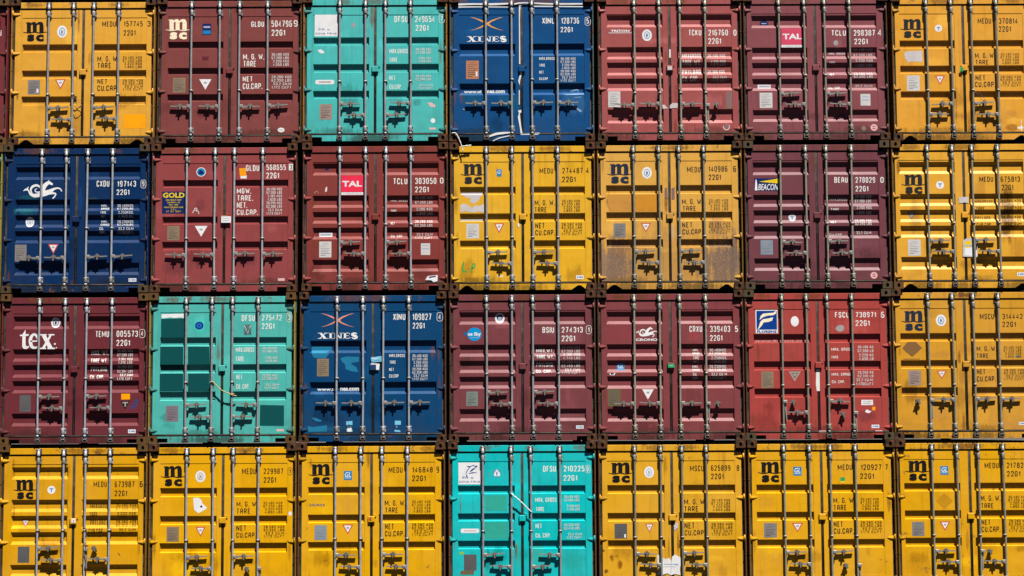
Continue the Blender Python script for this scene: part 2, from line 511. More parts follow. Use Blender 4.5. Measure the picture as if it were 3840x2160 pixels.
# ------------------------------------------------------------ lettering
DATA = {
 (1, 1): {'o':(-7.3244,7.451),'rgb':(228,166,55),'label':'yellow container with a bright orange rectangle low on its right door,number 157745','bars':[-574,-159,180,595],'ring':841,'h':[(0,607,'R'),(1,418,'L'),(2,616,'R'),(3,427,'L')],'rec':[(1705,1569),(1261,1116),(821,672)],'g':[('serial_number',None,None,[('t','k','MEDU',311,2001,537,2091),('t','k','157745',673,2003,990,2093),('t','k','3',1067,2001,1123,2092),('t','k','22G1',670,1850,871,1940)]),('weight_table',None,None,[('t','k','M. G. W.',238,1405,587,1500),('t','k','TARE',240,1293,471,1386),('t','k','NET',244,1030,409,1111),('t','k','CU.CAP.',246,909,589,1001),('t','ks','30.480 KGS',663,1454,984,1494),('t','ks','67.200 LBS',664,1401,985,1442),('t','ks','2.200 KGS',692,1349,985,1390),('t','ks','4.860 LBS',692,1297,986,1337),('t','ks','28.280 KGS',668,1066,1007,1104),('t','ks','62.350 LBS',669,1016,1008,1054),('t','ks','33.2 CU.M',699,966,1008,1005),('t','ks','1.172 CU.FT',671,917,1009,955)]),('company_logo',None,None,[('p','k',[(-955,2069),(-885,2069),(-882,1912),(-952,1912)]),('p','k',[(-855,2035),(-787,2035),(-785,1912),(-852,1912)]),('p','k',[(-743,2035),(-672,2034),(-670,1911),(-741,1911)]),('p','k',[(-967,2082),(-889,2082),(-889,2055),(-966,2064)]),('p','k',[(-894,2022),(-895,2055),(-871,2077),(-848,2088),(-824,2088),(-800,2075),(-791,2048),(-791,2021),(-850,2022),(-857,2042),(-871,2047),(-871,2038)]),('p','k',[(-797,2021),(-797,2055),(-774,2076),(-750,2088),(-711,2088),(-687,2074),(-678,2048),(-678,2021),(-737,2021),(-744,2041),(-758,2046),(-773,2038)]),('s','k',[(-1011,1915,9),(-978,1909,9),(-945,1902,15),(-912,1901,15),(-879,1905,15),(-846,1912,15),(-813,1913,15),(-779,1908,15),(-746,1901,15),(-713,1900,15),(-680,1905,15),(-647,1912,9),(-614,1913,9)]),('t','k','s',-945,1756,-822,1875,'H'),('t','k','c',-798,1755,-665,1874,'H')]),('approval_decal',None,None,[('e','decal_white',-360,1919,84,105),('e','emblem_blue',-360,1919,52,69),('e','decal_white',-360,1919,40,54),('e','emblem_blue',-367,1913,13,38),('e','emblem_blue',-346,1919,6,31)]),('data_plate',None,None,[('r','plate_grey',-916,855,-715,1098),('r','plate_print',-869,1068,-766,1074),('r','plate_print',-895,1042,-745,1048),('r','plate_print',-894,1016,-796,1023),('r','plate_print',-894,991,-744,997),('r','plate_print',-893,965,-754,971),('r','plate_print',-893,939,-774,946),('r','plate_print',-892,914,-741,920),('r','plate_print',-892,888,-814,895),('r','decal_white',-770,881,-739,950)]),('warning_sign',None,None,[('p','warn_red',[(-469,1111),(-282,1111),(-373,937)]),('p','decal_white',[(-439,1094),(-312,1093),(-373,972)]),('r','sign_grey',-397,1038,-352,1067)]),('paint_patch',None,None,[('r','orange_paint',698,270,1059,511)])],'blot':[],'notch':'tri','post':'ybrown','cast':'dark','kind':'A','pan':[-1021,-97,140,1060]},
 (1, 2): {'o':(-4.8692,7.4637),'rgb':(132,67,64),'label':'red brown container with a cream lettered logo and dark blue sticker,number 504796','bars':[-632,-165,170,641],'ring':884,'h':[(0,610,'L'),(1,610,'L'),(2,610,'R'),(3,619,'R')],'rec':[(1726,1599),(1281,1160),(834,711)],'g':[('serial_number',None,None,[('t','w','GLDU',355,1973,569,2067),('t','w','504796',692,1971,1038,2079),('t','w','9',1066,1973,1133,2082),('t','w','22G1',696,1820,923,1923)]),('weight_table',None,None,[('t','w','M. G. W.',222,1418,573,1512),('t','w','TARE',227,1296,440,1395),('t','w','NET',220,1042,385,1132),('t','w','CU.CAP.',221,916,547,1014),('t','ws','30.480 KGS',699,1479,988,1524),('t','ws','67.200 LBS',699,1421,988,1466),('t','ws','2.200 KGS',724,1364,989,1408),('t','ws','4.850 LBS',725,1306,989,1351),('t','ws','28.280 KGS',701,1097,1032,1142),('t','ws','62.350 LBS',702,1038,1032,1084),('t','ws','33.2 CU.M',730,979,1032,1025),('t','ws','1.172 CU.FT',703,920,1033,966)]),('company_logo',None,None,[('p','cream',[(-1017,2090),(-946,2089),(-944,1927),(-1015,1927)]),('p','cream',[(-915,2055),(-846,2054),(-845,1926),(-914,1927)]),('p','cream',[(-801,2054),(-728,2054),(-727,1926),(-800,1926)]),('p','cream',[(-1030,2104),(-950,2103),(-950,2076),(-1029,2085)]),('p','cream',[(-956,2041),(-956,2076),(-932,2098),(-908,2110),(-883,2110),(-859,2096),(-850,2068),(-850,2041),(-911,2041),(-917,2062),(-932,2067),(-932,2058)]),('p','cream',[(-856,2041),(-857,2075),(-832,2098),(-808,2110),(-767,2109),(-743,2095),(-735,2068),(-734,2040),(-795,2040),(-801,2061),(-816,2066),(-832,2058)]),('s','cream',[(-1076,1930,9),(-1042,1924,9),(-1008,1917,15),(-975,1915,15),(-941,1920,15),(-907,1927,15),(-873,1928,15),(-839,1923,15),(-805,1916,15),(-771,1914,15),(-738,1919,15),(-704,1927,9),(-670,1928,9)]),('t','cream','s',-1009,1765,-883,1889,'H'),('t','cream','c',-859,1764,-722,1888,'H')]),('sticker',None,None,[('r','sticker_navy',-463,1839,-317,2031),('r','logo_pale',-445,1959,-334,1989),('r','gl_blue',-454,1853,-324,1916)]),('data_plate',None,None,[('r','plate_tan',-947,861,-736,1114),('r','plate_print',-896,1082,-789,1089),('r','plate_print',-924,1056,-768,1062),('r','plate_print',-924,1029,-821,1036),('r','plate_print',-923,1002,-767,1009),('r','plate_print',-923,976,-777,982),('r','plate_print',-923,949,-798,956),('r','plate_print',-922,923,-764,929),('r','plate_print',-922,896,-841,903)]),('warning_sign',None,None,[('p','decal_white',[(-509,1087),(-304,1086),(-404,910)]),('p','decal_white',[(-476,1069),(-336,1069),(-405,945)]),('r','sign_grey',-430,1012,-381,1042)]),('sticker',None,None,[('e','decal_white',868,221,57,39),('r','sign_grey',832,214,903,228)]),('paint_patch',None,None,[('r','stain_red',-462,1408,-356,1471)])],'blot':[],'notch':'rect','post':'brown','cast':'dark','kind':'A','pan':[-1040,-108,124,1058]},
 (1, 3): {'o':(-2.4343,7.48),'rgb':(72,187,183),'label':'turquoise container in the top row with a white bird sign,number 249654','bars':[-591,-159,176,593],'ring':1011,'h':[(0,627,'R'),(1,438,'L'),(2,438,'R'),(3,636,'L')],'rec':[(1771,1635),(1317,1172),(864,729)],'g':[('serial_number',None,None,[('t','w','DFSU',321,2026,547,2130),('t','w','249654',667,2024,998,2128),('s','w',[(1075,2143,7),(1154,2142,7),(1154,2022,7),(1075,2022,7),(1075,2143,7)]),('t','w','7',1094,2039,1135,2126),('t','w','22G1',676,1875,891,1974)]),('weight_table',None,None,[('t','w','MAX.GROSS',238,1495,547,1570),('t','w','TARE',238,1346,372,1422),('t','w','NET',238,1042,336,1117),('t','w','CU.CAP.',238,888,444,965),('t','ws','30.480 KGS',679,1539,935,1582),('t','ws','67.200 LBS',679,1485,935,1527),('t','ws','2.185 KGS',722,1390,935,1430),('t','ws','4.820 LBS',722,1339,935,1379),('t','ws','28.295 KGS',679,1084,935,1125),('t','ws','62.380 LBS',679,1031,935,1072),('t','ws','33.2 CU.M',732,934,958,971),('t','ws','1.172 CU.FT',711,886,958,923)]),('company_logo',None,None,[('r','decal_white',-1015,1792,-628,2158),('s','logo_blue',[(-877,2100,8),(-830,2085,23),(-791,2100,12),(-745,2121,8)]),('s','logo_blue',[(-822,2078,12),(-857,2037,13),(-880,1990,12),(-888,1957,8)]),('s','logo_blue',[(-776,2107,8),(-725,2096,13),(-706,2107,15),(-729,2070,8)]),('s','logo_blue',[(-822,2004,8),(-783,2033,27),(-737,2066,15),(-690,2099,6)]),('s','logo_blue',[(-841,1975,8),(-783,1985,17),(-706,1989,6)]),('p','logo_blue',[(-899,1894),(-876,1964),(-849,1894),(-864,1894),(-874,1931),(-884,1894)]),('r','logo_pale',-954,1894,-911,1931),('r','logo_pale',-806,1894,-760,1915),('t','logo_blue','DONG FANG',-1000,1825,-651,1852)]),('sticker',None,None,[('p','decal_white',[(-970,1555),(-907,1569),(-853,1527),(-858,1500),(-925,1504)])]),('sticker',None,None,[('r','decal_white',-976,975,-708,1050),('e','decal_white',-976,1013,25,38),('e','decal_white',-708,1012,25,38),('r','sign_grey',-940,1004,-744,1025)]),('data_plate',None,None,[('r','plate_pink',-928,378,-719,639),('r','plate_print',-877,606,-772,613),('r','plate_print',-904,579,-750,586),('r','plate_print',-904,552,-803,558),('r','plate_print',-904,524,-750,531),('r','plate_print',-904,497,-761,503),('r','plate_print',-904,469,-782,476),('r','plate_print',-903,442,-748,448),('r','plate_print',-903,414,-823,421)]),('sticker',None,None,[('e','sign_grey',-366,1980,35,40)]),('sticker',None,None,[('e','decal_white',966,351,39,40)]),('sticker',None,None,[('r','pink_white',907,199,1014,234)]),('sticker',None,None,[('p','pink_white',[(875,659),(943,658),(1011,608),(997,577),(922,586)])])],'blot':[],'notch':'rect','post':'ybrown','cast':'dark','kind':'A','pan':[-1039,-101,122,1065]},
 (1, 4): {'o':(0.018,7.4713),'rgb':(0,73,128),'label':'blue container with an orange crossed emblem and white tape round its doors,number 128736','bars':[-593,-162,174,593],'ring':1039,'h':[(0,637,'L'),(1,637,'L'),(2,643,'R'),(3,643,'R')],'rec':[(1659,1450),(985,786)],'g':[('serial_number',None,None,[('t','w','XINU',348,1997,556,2100),('t','w','128736',670,1996,968,2098),('s','w',[(1072,2098,7),(1151,2098,7),(1150,1977,7),(1071,1978,7),(1072,2098,7)]),('t','w','5',1090,1994,1132,2081),('t','w','22G1',657,1850,858,1940)]),('weight_table',None,None,[('t','w','MAX.GROSS',296,1380,552,1427),('t','w','TARE',295,1265,393,1314),('t','w','NET',294,1147,366,1198),('t','w','CU.CAP',293,1039,437,1083),('t','ws','30.480 KGS',653,1380,904,1421),('t','ws','67.200 LBS',653,1327,903,1368),('t','ws','2.200 KGS',674,1273,903,1315),('t','ws','4.850 LBS',673,1220,903,1262),('t','ws','28.280 KGS',652,1167,902,1208),('t','ws','62.350 LBS',651,1114,902,1155),('t','ws','33.2 CU.M',672,1060,901,1102),('t','ws','1.172 CU.FT',650,1007,901,1049)]),('company_logo',None,None,[('p','x_orange',[(-864,2115),(-797,2108),(-673,2067),(-583,2017),(-571,1993),(-605,1986),(-662,2033),(-774,2088)]),('p','x_orange',[(-865,1888),(-797,1897),(-673,1934),(-583,1983),(-571,2007),(-605,2014),(-662,1962),(-775,1911)]),('p','x_orange',[(-300,2112),(-368,2106),(-492,2066),(-583,2017),(-594,1993),(-560,1986),(-504,2033),(-390,2087)]),('p','x_orange',[(-301,1885),(-369,1895),(-493,1933),(-583,1983),(-594,2007),(-560,2014),(-504,1962),(-391,1909)]),('p','letter_white',[(-894,1788),(-848,1788),(-766,1693),(-815,1694)]),('p','letter_white',[(-789,1788),(-772,1788),(-875,1694),(-894,1694)]),('p','letter_white',[(-914,1789),(-841,1788),(-841,1780),(-914,1780)]),('p','letter_white',[(-809,1788),(-749,1788),(-749,1779),(-809,1780)]),('p','letter_white',[(-914,1702),(-855,1702),(-855,1694),(-914,1694)]),('p','letter_white',[(-829,1702),(-750,1702),(-750,1693),(-829,1694)]),('p','letter_white',[(-720,1788),(-684,1787),(-684,1693),(-720,1693)]),('p','letter_white',[(-736,1788),(-667,1787),(-667,1779),(-736,1779)]),('p','letter_white',[(-737,1702),(-668,1701),(-668,1693),(-737,1693)]),('p','letter_white',[(-638,1787),(-621,1787),(-622,1693),(-638,1693)]),('p','letter_white',[(-644,1787),(-602,1787),(-520,1692),(-543,1692)]),('p','letter_white',[(-536,1787),(-520,1787),(-520,1692),(-536,1692)]),('p','letter_white',[(-654,1787),(-612,1787),(-612,1779),(-654,1779)]),('p','letter_white',[(-655,1701),(-602,1701),(-602,1693),(-655,1693)]),('p','letter_white',[(-552,1787),(-503,1787),(-503,1778),(-552,1778)]),('p','letter_white',[(-480,1787),(-444,1786),(-444,1692),(-481,1692)]),('p','letter_white',[(-493,1787),(-382,1786),(-382,1778),(-493,1778)]),('p','letter_white',[(-494,1701),(-375,1700),(-375,1691),(-494,1692)]),('p','letter_white',[(-454,1744),(-401,1744),(-402,1735),(-454,1735)]),('p','letter_white',[(-395,1786),(-382,1786),(-382,1760),(-390,1760)]),('p','letter_white',[(-388,1718),(-379,1718),(-375,1691),(-392,1692)]),('s','letter_white',[(-267,1767,13),(-286,1779,19),(-316,1780,23),(-344,1769,29),(-337,1752,39),(-303,1738,42),(-273,1725,39),(-267,1708,29),(-293,1696,23),(-326,1697,19),(-350,1712,13)])]),('web_address',None,None,[('t','letter_white','www.xi',-970,831,-677,877,'B'),('t','letter_white','nes.com',-582,829,-284,875,'B')]),('data_plate',None,None,[('r','plate_orange',-930,1063,-718,1373),('r','plate_print',-876,1334,-771,1342),('r','plate_print',-904,1302,-750,1310),('r','plate_print',-904,1269,-803,1277),('r','plate_print',-904,1236,-750,1244),('r','plate_print',-904,1203,-761,1211),('r','plate_print',-904,1171,-782,1179),('r','plate_print',-904,1138,-748,1146),('r','plate_print',-905,1105,-824,1113),('r','decal_white',-769,1107,-740,1188)]),('sealing_tape',42,None,[('s','tape',[(-1055,2328,35),(-783,2334,28),(-514,2329,35),(-209,2340,28)]),('s','tape',[(-1055,2284,21),(-783,2286,16),(-174,2280,14)]),('s','tape',[(-138,2327,28),(42,2352,21),(471,2331,25),(1027,2329,25)]),('s','tape',[(185,2293,18),(1044,2281,16)])]),('sealing_tape',50,None,[('s','tape',[(-3,2301,71),(-31,2237,21),(-32,1673,18),(-32,1310,21)]),('p','tape',[(-50,1274),(9,1219),(3,1147),(-28,1020),(-34,948),(-59,1020),(-26,1147)]),('s','tape',[(-42,866,16),(-43,622,16)]),('p','tape',[(-65,523),(-13,535),(-8,496),(-36,469),(-14,261),(8,135),(279,146),(314,130),(207,102),(-15,72),(-38,243),(-67,406),(-49,478)])]),('sealing_tape',30,None,[('s','tape',[(-611,90,14),(-540,89,28),(-433,125,39),(-309,140,35),(-175,150,18)]),('s','tape',[(-487,8,11),(-380,58,18),(-184,100,14)])]),('paint_patch',None,None,[('s','scuff_pale',[(819,855,11),(926,882,25),(953,855,14)]),('s','scuff_pale',[(729,792,9),(890,797,16),(1042,804,11)]),('s','scuff_pale',[(844,629,11),(906,566,21),(977,511,35),(995,502,14)]),('s','scuff_pale',[(872,737,7),(997,749,12)]),('s','scuff_pale',[(-985,553,11),(-958,538,25),(-946,553,7)])])],'blot':[(-0.182,0.661,0.197,0.162,(5,95,120),0.55),(-0.859,0.736,0.143,0.108,(5,90,115),0.5),(0.871,0.71,0.199,0.235,(70,120,165),0.45)],'notch':'rect','post':'teal_brown','cast':'dark','kind':'C','pan':[-1046,-104,121,1053]},  # pale strokes on the doors: sun glints on dents, painted in as colour
 (1, 5): {'o':(2.4964,7.4713),'rgb':(163,82,80),'label':'faded pinkish red container in the top row,number 216760','bars':[-591,-172,176,595],'ring':802,'h':[(0,595,'L'),(1,613,'L'),(2,608,'R'),(3,595,'D',760,603)],'rec':[(2139,1930),(1593,1385),(1330,1112),(1058,850),(534,299)],'g':[('serial_number',None,None,[('t','w','TCKU',325,1784,537,1883),('t','w','216760',656,1782,985,1881),('t','w','0',1076,1777,1128,1877),('t','w','22G1',654,1639,865,1738)]),('company_logo',None,None,[('t','letter_white','TRITON',-982,1850,-668,1889,'B'),('r','letter_white',-1018,1830,-624,1839)]),('approval_decal',None,None,[('e','decal_white',-374,1793,82,99),('e','emblem_blue',-374,1793,51,65),('e','decal_white',-374,1793,40,52),('e','emblem_blue',-380,1788,13,36),('e','emblem_blue',-361,1793,7,30)]),('weight_table',None,None,[('t','w','MAXGROSS',216,1417,531,1479),('t','w','TARE WT.',214,1278,525,1370),('t','w','PAYLOAD',212,1136,522,1207),('t','w','CU. CAP.',210,1009,476,1095),('t','ws','30.480 KGS',642,1423,937,1472),('t','ws','2.180 KGS',690,1328,936,1365),('t','ws','4.810 LBS',689,1281,935,1318),('t','ws','28.300 KGS',637,1143,924,1200),('t','ws','33.2 CU.M',720,1058,950,1096),('t','ws','1.173 CUFT',698,1009,949,1047)]),('data_plate',None,None,[('r','plate_white',-1034,572,-831,842),('r','plate_print_pale',-981,808,-881,815),('r','plate_print_pale',-1008,780,-862,787),('r','plate_print_pale',-1008,751,-912,759),('r','plate_print_pale',-1008,723,-862,730),('r','plate_print_pale',-1008,694,-872,701),('r','plate_print_pale',-1009,666,-893,673),('r','plate_print_pale',-1009,637,-861,644),('r','plate_print_pale',-1009,609,-933,616)]),('paint_patch',52,None,[('p','tape_dull',[(-135,602),(-103,615),(-36,548),(-121,539)]),('p','tape_dull',[(-11,548),(-5,602),(40,638),(126,637),(120,556)])]),('sticker',60,None,[('r','tape',-6,1409,24,1551)]),('sticker',18,None,[('r','tape_dull',-40,1192,36,1255)]),('paint_patch',None,None,[('r','stain_grey',941,539,1035,833)]),('sticker',None,None,[('e','pink_white',936,229,58,57),('e','stain_grey',936,229,40,39)])],'blot':[],'notch':'rect','post':'brown','cast':'dark','kind':'B','pan':[-1052,-110,119,1048]},
 (1, 6): {'o':(4.9403,7.4679),'rgb':(136,74,80),'label':'dull maroon container with a pink square sign and two white plates,number 298387','bars':[-611,-183,156,570],'ring':1092,'h':[(0,776,'R'),(1,596,'L'),(2,776,'R'),(3,596,'L')],'rec':[(2122,1909),(1576,1377),(1317,1104),(1045,842),(517,318)],'g':[('serial_number',None,None,[('t','w','TCLU',278,1773,519,1868),('t','w','298387',651,1771,1006,1869),('t','w','4',1054,1769,1117,1878),('t','w','22G1',657,1625,881,1721)]),('company_logo',None,None,[('r','tal_pink',-563,1626,-208,1902),('r','decal_white',-563,1577,-214,1620),('t','decal_white','TAL',-543,1716,-221,1811,'B'),('t','sign_grey','INTERNATIONAL',-538,1585,-228,1609)]),('approval_decal',None,None,[('p','sticker_navy',[(-924,1964),(-916,2015),(-881,2049),(-847,2060),(-813,2049),(-783,2014),(-777,1963)]),('r','logo_pale',-891,1987,-805,2002)]),('sticker',None,None,[('r','pill_white',-972,889,-752,952),('r','sign_grey',-945,913,-775,930)]),('data_plate',None,None,[('r','plate_white',-946,551,-733,810),('r','plate_print_pale',-890,778,-785,784),('r','plate_print_pale',-918,750,-765,757),('r','plate_print_pale',-918,723,-818,730),('r','plate_print_pale',-919,696,-766,702),('r','plate_print_pale',-919,668,-777,675),('r','plate_print_pale',-920,641,-798,648),('r','plate_print_pale',-920,614,-765,620),('r','plate_print_pale',-920,586,-841,593)]),('sticker',None,None,[('r','plate_white',741,583,906,781),('r','logo_pale',765,724,882,745),('r','logo_pale',764,669,881,691)]),('sticker',None,None,[('p','plate_tan',[(782,249),(829,198),(785,149),(736,198)])]),('sticker',None,None,[('e','pink_white',955,212,59,57),('r','tal_pink',929,221,983,239),('r','tal_pink',928,185,982,203)]),('sticker',None,None,[('e','sign_grey',347,1650,41,44)]),('weight_table',None,None,[('t','w','MAX. GROSS',231,1458,505,1490),('t','w','TARE',233,1291,332,1331),('t','w','NET',237,1092,310,1137),('t','w','CU. CAP.',219,871,421,910),('t','ws','30.480 KGS',649,1516,963,1551),('t','ws','67.200 LBS',647,1431,961,1469),('t','ws','2.200 KGS',671,1326,959,1370),('t','ws','4.850 LBS',669,1244,957,1288),('t','ws','28.280 KGS',640,1104,954,1143),('t','ws','62.350 LBS',639,1054,952,1094),('t','ws','33.2 CU.M',662,905,949,944)])],'blot':[],'notch':'rect','post':'brown','cast':'dark','kind':'B','pan':[-1067,-134,109,1033]},
 (1, 7): {'o':(7.4246,7.4547),'rgb':(228,162,50),'label':'pale yellow container at the right end of the top row,number 370814','bars':[-626,-206,129,552],'ring':841,'h':[(1,612,'L'),(0,432,'R'),(2,616,'R'),(3,427,'L')],'rec':[(1700,1560),(1270,1134),(835,699)],'g':[('serial_number',None,None,[('t','n','MEDU',252,1980,479,2074),('t','n','370814',607,1978,923,2072),('t','n','22G1',603,1840,806,1936)]),('weight_table',None,None,[('t','n','M. G. W.',191,1393,524,1482),('t','n','TARE',197,1284,414,1365),('t','n','NET',189,1017,352,1102),('t','n','CU.CAP.',177,903,519,992),('t','ns','30.480 KGS',621,1439,927,1476),('t','ns','67.200 LBS',620,1390,925,1428),('t','ns','2.200 KGS',644,1342,924,1379),('t','ns','4.850 LBS',643,1293,922,1331),('t','ns','28.280 KGS',610,1058,951,1095),('t','ns','62.350 LBS',609,1010,950,1047),('t','ns','33.2 CU.M',636,961,948,998),('t','ns','1.172 CU.FT',606,913,947,950)]),('company_logo',None,None,[('p','n',[(-986,2047),(-917,2046),(-920,1895),(-990,1895)]),('p','n',[(-888,2014),(-820,2014),(-823,1894),(-891,1895)]),('p','n',[(-776,2013),(-705,2013),(-708,1894),(-779,1894)]),('p','n',[(-998,2060),(-920,2059),(-921,2033),(-998,2042)]),('p','n',[(-928,2001),(-927,2034),(-903,2054),(-878,2066),(-855,2065),(-831,2052),(-824,2027),(-824,2001),(-884,2001),(-889,2020),(-903,2025),(-903,2017)]),('p','n',[(-830,2001),(-829,2033),(-805,2054),(-781,2065),(-741,2065),(-718,2052),(-710,2026),(-711,2000),(-771,2001),(-776,2020),(-790,2025),(-806,2017)]),('s','n',[(-1050,1898,9),(-1017,1892,9),(-984,1886,14),(-951,1884,14),(-917,1889,14),(-884,1895,14),(-851,1896,14),(-818,1891,14),(-785,1885,14),(-752,1883,14),(-718,1888,14),(-685,1895,9),(-652,1896,9)]),('t','n','s',-990,1744,-862,1859,'H'),('t','n','c',-843,1743,-705,1858,'H')]),('approval_decal',None,None,[('e','decal_white',-408,1905,61,60),('p','emblem_blue',[(-437,1930),(-378,1930),(-378,1912),(-437,1912)]),('p','emblem_blue',[(-416,1913),(-399,1913),(-401,1872),(-417,1872)])]),('data_plate',None,None,[('r','plate_white',-959,845,-747,1103),('r','plate_print_pale',-902,1071,-799,1078),('r','plate_print_pale',-929,1044,-779,1050),('r','plate_print_pale',-930,1017,-831,1023),('r','plate_print_pale',-931,989,-781,996),('r','plate_print_pale',-931,962,-792,969),('r','plate_print_pale',-932,935,-813,942),('r','plate_print_pale',-933,908,-781,914),('r','plate_print_pale',-933,881,-855,888)]),('warning_sign',None,None,[('p','warn_red',[(-488,1100),(-322,1100),(-409,942)]),('p','decal_white',[(-462,1084),(-349,1084),(-408,974)]),('r','sign_grey',-426,1034,-386,1060)]),('paint_patch',None,None,[('p','tape_dull',[(-992,1480),(-960,1516),(-692,1524),(-691,1333),(-866,1343),(-935,1326),(-981,1398)])]),('sticker',18,None,[('r','green_sticker',-74,1162,-22,1234)]),('paint_patch',None,None,[('p','decal_white',[(868,223),(922,231),(938,367),(943,231),(969,213),(938,186),(933,141),(920,190),(862,196)])])],'blot':[(0.782,0.205,0.108,0.054,(140,80,20),0.7),(0.753,0.458,0.109,0.044,(190,130,60),0.5)],'notch':'tri','post':'ydark','cast':'dark','kind':'A','pan':[-1068,-144,76,1006]},
 (2, 1): {'o':(-7.3944,4.9735),'rgb':(0,44,90),'label':'navy blue container with a large white winged seahorse emblem,number 197143','bars':[-574,-167,185,602],'ring':1072,'h':[(0,573,'L'),(1,577,'L'),(2,591,'R'),(3,594,'R')],'rec':[(2107,1892),(1561,1364),(1301,1091),(1034,829),(499,295)],'g':[('serial_number',None,None,[('t','w','CXDU',329,1772,540,1873),('t','w','197143',675,1770,984,1867),('s','w',[(1070,1872,7),(1142,1872,7),(1144,1757,7),(1071,1757,7),(1070,1872,7)]),('t','w','9',1089,1773,1125,1856),('t','w','22G1',663,1632,875,1724)]),('company_logo',None,None,[('s','letter_white',[(-889,1705,6),(-851,1731,32),(-812,1721,19)]),('s','letter_white',[(-800,1775,6),(-825,1740,26),(-798,1705,19),(-771,1660,39),(-712,1628,58),(-641,1634,65),(-563,1653,84),(-485,1678,84),(-433,1703,65),(-369,1741,32),(-304,1750,23),(-265,1728,19),(-251,1696,19)]),('s','letter_white',[(-739,1666,13),(-766,1724,29),(-735,1778,39),(-670,1800,36),(-611,1768,29),(-597,1717,23),(-629,1685,19),(-681,1692,16),(-694,1724,13),(-662,1743,12)]),('s','letter_white',[(-563,1659,84),(-564,1729,78),(-533,1793,71),(-488,1834,58),(-462,1850,39)]),('s','letter_white',[(-488,1857,39),(-449,1837,45),(-403,1811,29)]),('s','letter_white',[(-463,1888,6),(-472,1863,19)]),('s','letter_white',[(-459,1671,58),(-381,1665,29),(-348,1655,23),(-367,1607,19),(-399,1579,23)])]),('approval_decal',None,None,[('e','decal_white',-778,1187,72,85),('e','logo_pale',-778,1187,45,56),('e','decal_white',-778,1187,34,44),('e','logo_pale',-784,1183,11,30),('e','logo_pale',-767,1187,6,25)]),('data_plate',None,None,[('r','plate_grey',-1008,529,-816,807),('r','plate_print',-964,772,-865,779),('r','plate_print',-989,743,-844,750),('r','plate_print',-988,714,-893,721),('r','plate_print',-988,684,-843,691),('r','plate_print',-987,655,-852,662),('r','plate_print',-986,626,-872,633),('r','plate_print',-986,596,-839,603),('r','plate_print',-985,567,-910,574)]),('warning_sign',None,None,[('p','warn_red',[(-465,816),(-285,815),(-372,650)]),('p','decal_white',[(-436,799),(-313,799),(-373,683)]),('r','sign_grey',-395,746,-353,774)]),('sticker',None,None,[('r','decal_white',884,182,1012,238),('r','emblem_blue',933,199,999,221),('e','emblem_blue',909,210,12,15)]),('weight_table',None,None,[('t','w','MAX.',405,1437,502,1475),('t','w','GROSS',406,1390,538,1425),('t','w','TARE',398,1319,495,1359),('t','w','NET',408,1258,478,1297),('t','w','MAX.',409,1172,506,1207),('t','w','CARGO',401,1122,542,1157),('t','w','CU.',388,1047,455,1092),('t','w','CAP.',389,990,482,1033),('t','ws','30.480KGS.',671,1435,945,1477),('t','ws','67.200LBS.',672,1389,946,1425),('t','ws','2.250KGS.',696,1317,947,1361),('t','ws','4.960LBS.',697,1257,948,1298),('t','ws','28.230KGS.',675,1167,949,1209),('t','ws','62.240LBS.',676,1121,950,1157),('t','ws','33.2 CU.M',700,1046,951,1091),('t','ws','1.170CUFT.',678,985,952,1032)])],'blot':[(-0.862,1.375,0.194,0.067,(20,100,110),0.8),(-0.813,1.598,0.177,0.031,(20,90,95),0.7),(0.058,1.531,0.046,0.215,(15,70,130),0.6),(0.27,1.566,0.106,0.028,(60,75,70),0.6)],'notch':'rect','post':'self','cast':'mixed','kind':'B','pan':[-1020,-107,142,1055]},
